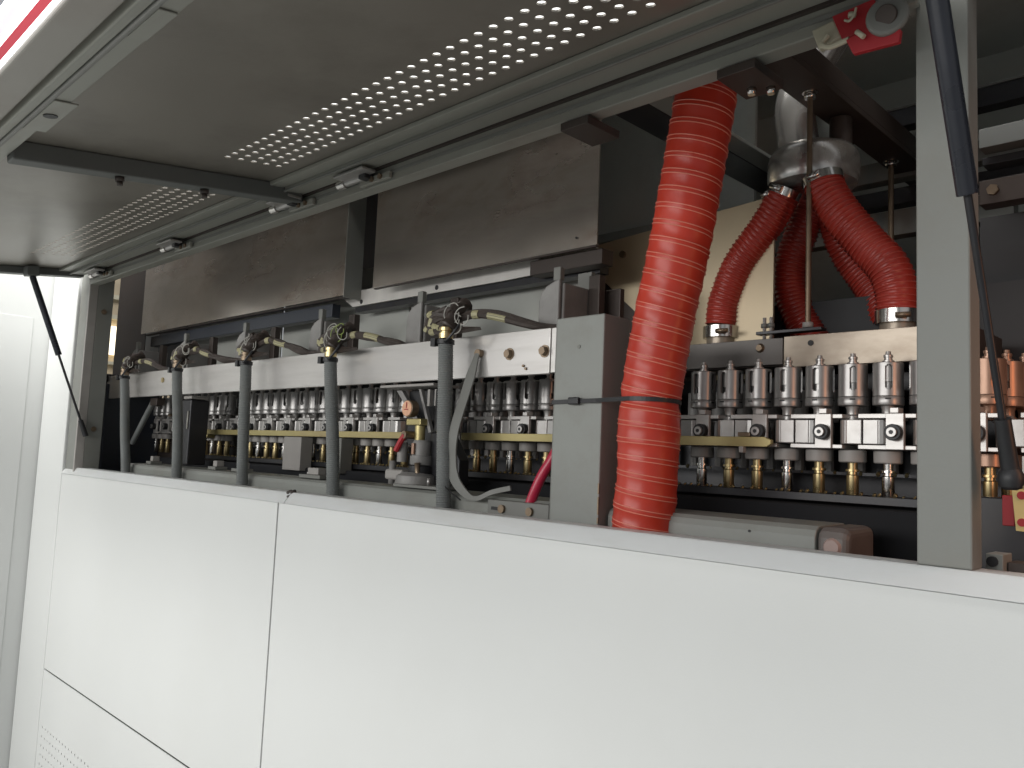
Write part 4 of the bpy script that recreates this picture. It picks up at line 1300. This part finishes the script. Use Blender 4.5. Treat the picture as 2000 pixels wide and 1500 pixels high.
# ============================================================ LATCH AT THE TOP RIGHT
t = thing('lid_latch', (-0.37, -0.02, 1.98), 'red safety latch with cream hook and round eye near the top right', 'latch')
MB().prism([(-0.425, -0.012, 2.036), (-0.372, -0.012, 2.040), (-0.360, -0.012, 2.001), (-0.412, -0.012, 2.001)], (0, 0.010, 0)).build('red_flag', 'redp', t, bevel=0.001)
MB().prism([(-0.402, -0.024, 1.991), (-0.366, -0.024, 2.000), (-0.336, -0.024, 1.982), (-0.338, -0.024, 1.967), (-0.393, -0.024, 1.970)], (0, 0.008, 0)).build('red_flag', 'redp', t, bevel=0.001)
MB().prism([(-0.455, -0.006, 2.030), (-0.425, -0.006, 2.034), (-0.415, -0.006, 2.008), (-0.445, -0.006, 2.000)], (0, 0.012, 0)).build('hook_plate', 'cream', t, bevel=0.002)
MB().tube(spline([(-0.430, -0.012, 2.012), (-0.437, -0.014, 2.002), (-0.425, -0.016, 1.993), (-0.400, -0.018, 1.994)], 5), 0.0035, n=8).build('hook', 'cream', t)
MB().cyl((-0.350, -0.030, 2.003), (-0.352, -0.020, 2.003), 0.0245, n=28).build('eye_plate', 'cable', t, bevel=0.004, seg=3)
MB().cyl((-0.350, -0.0335, 2.001), (-0.350, -0.028, 2.003), 0.0125, n=20).build('eye_plug', 'darkbeam', t, bevel=0.001)
MB().cyl((-0.386, -0.030, 1.994), (-0.377, -0.030, 1.984), 0.0032, n=10).build('pin', 'cream', t)
MB().tube(spline([(-0.405, -0.020, 2.020), (-0.398, -0.022, 2.016), (-0.392, -0.022, 2.022), (-0.390, -0.022, 2.030)], 4), 0.0016, n=6).build('spring_clip', 'cream', t)
MB().cyl((-0.400, -0.018, 2.026), (-0.393, -0.018, 2.024), 0.004, n=10).build('pin', 'cream', t)

# ============================================================ RIGHT BAY
t = thing('warning_plate', (-0.26, 0.2, 1.40), 'yellow plate with red oval holes at the right picture edge', 'plate')
MB().prism([(-0.2765, 0.196, 1.437), (-0.235, 0.196, 1.440), (-0.235, 0.196, 1.383), (-0.2725, 0.196, 1.385)], (0, 0.004, 0)).build('plate_sheet', 'yellowp', t, bevel=0.0006)
for z in (1.430, 1.396):
    mb = MB().cyl((-0.2655, 0.1958, z), (-0.2655, 0.1945, z), 0.0052, n=16)
    mb.build('red_oval', 'redp', t)
o = MB().box(-0.2895, -0.2755, 0.204, 0.222, 1.390, 1.429).build('red_block', 'redp', None, bevel=0.001)
tag(o, 'small red block behind the yellow plate at the right', 'block')
o = MB().box(-0.2665, -0.235, 0.204, 0.215, 1.450, 1.480).build('white_tab', 'white', None, bevel=0.001)
tag(o, 'small white tab above the yellow plate at the right edge', 'tab')
t = thing('corner_block', (-0.27, 0.1, 1.3), 'grey clamp block with a socket screw right of the thick post foot', 'block')
MB().box(-0.2825, -0.2640, 0.100, 0.14, 1.25, 1.361).build('block_body', 'box', t, bevel=0.001)
MB().cyl((-0.2750, 0.100, 1.352), (-0.2750, 0.0965, 1.352), 0.0062, n=18).build('socket_screw', 'black', t)
MB().box(-0.2630, -0.245, 0.115, 0.15, 1.25, 1.352).build('block_side', 'darkbeam', t, bevel=0.001)
o = MB().box(-0.33, -0.20, 0.24, 0.30, 1.25, 1.425).build('rail_support', 'blackm', None, bevel=0.002)
tag(o, 'black support behind the red block', 'support')

for o in list(bpy.data.objects):
    if '_o' in o.keys():
        del o['_o']
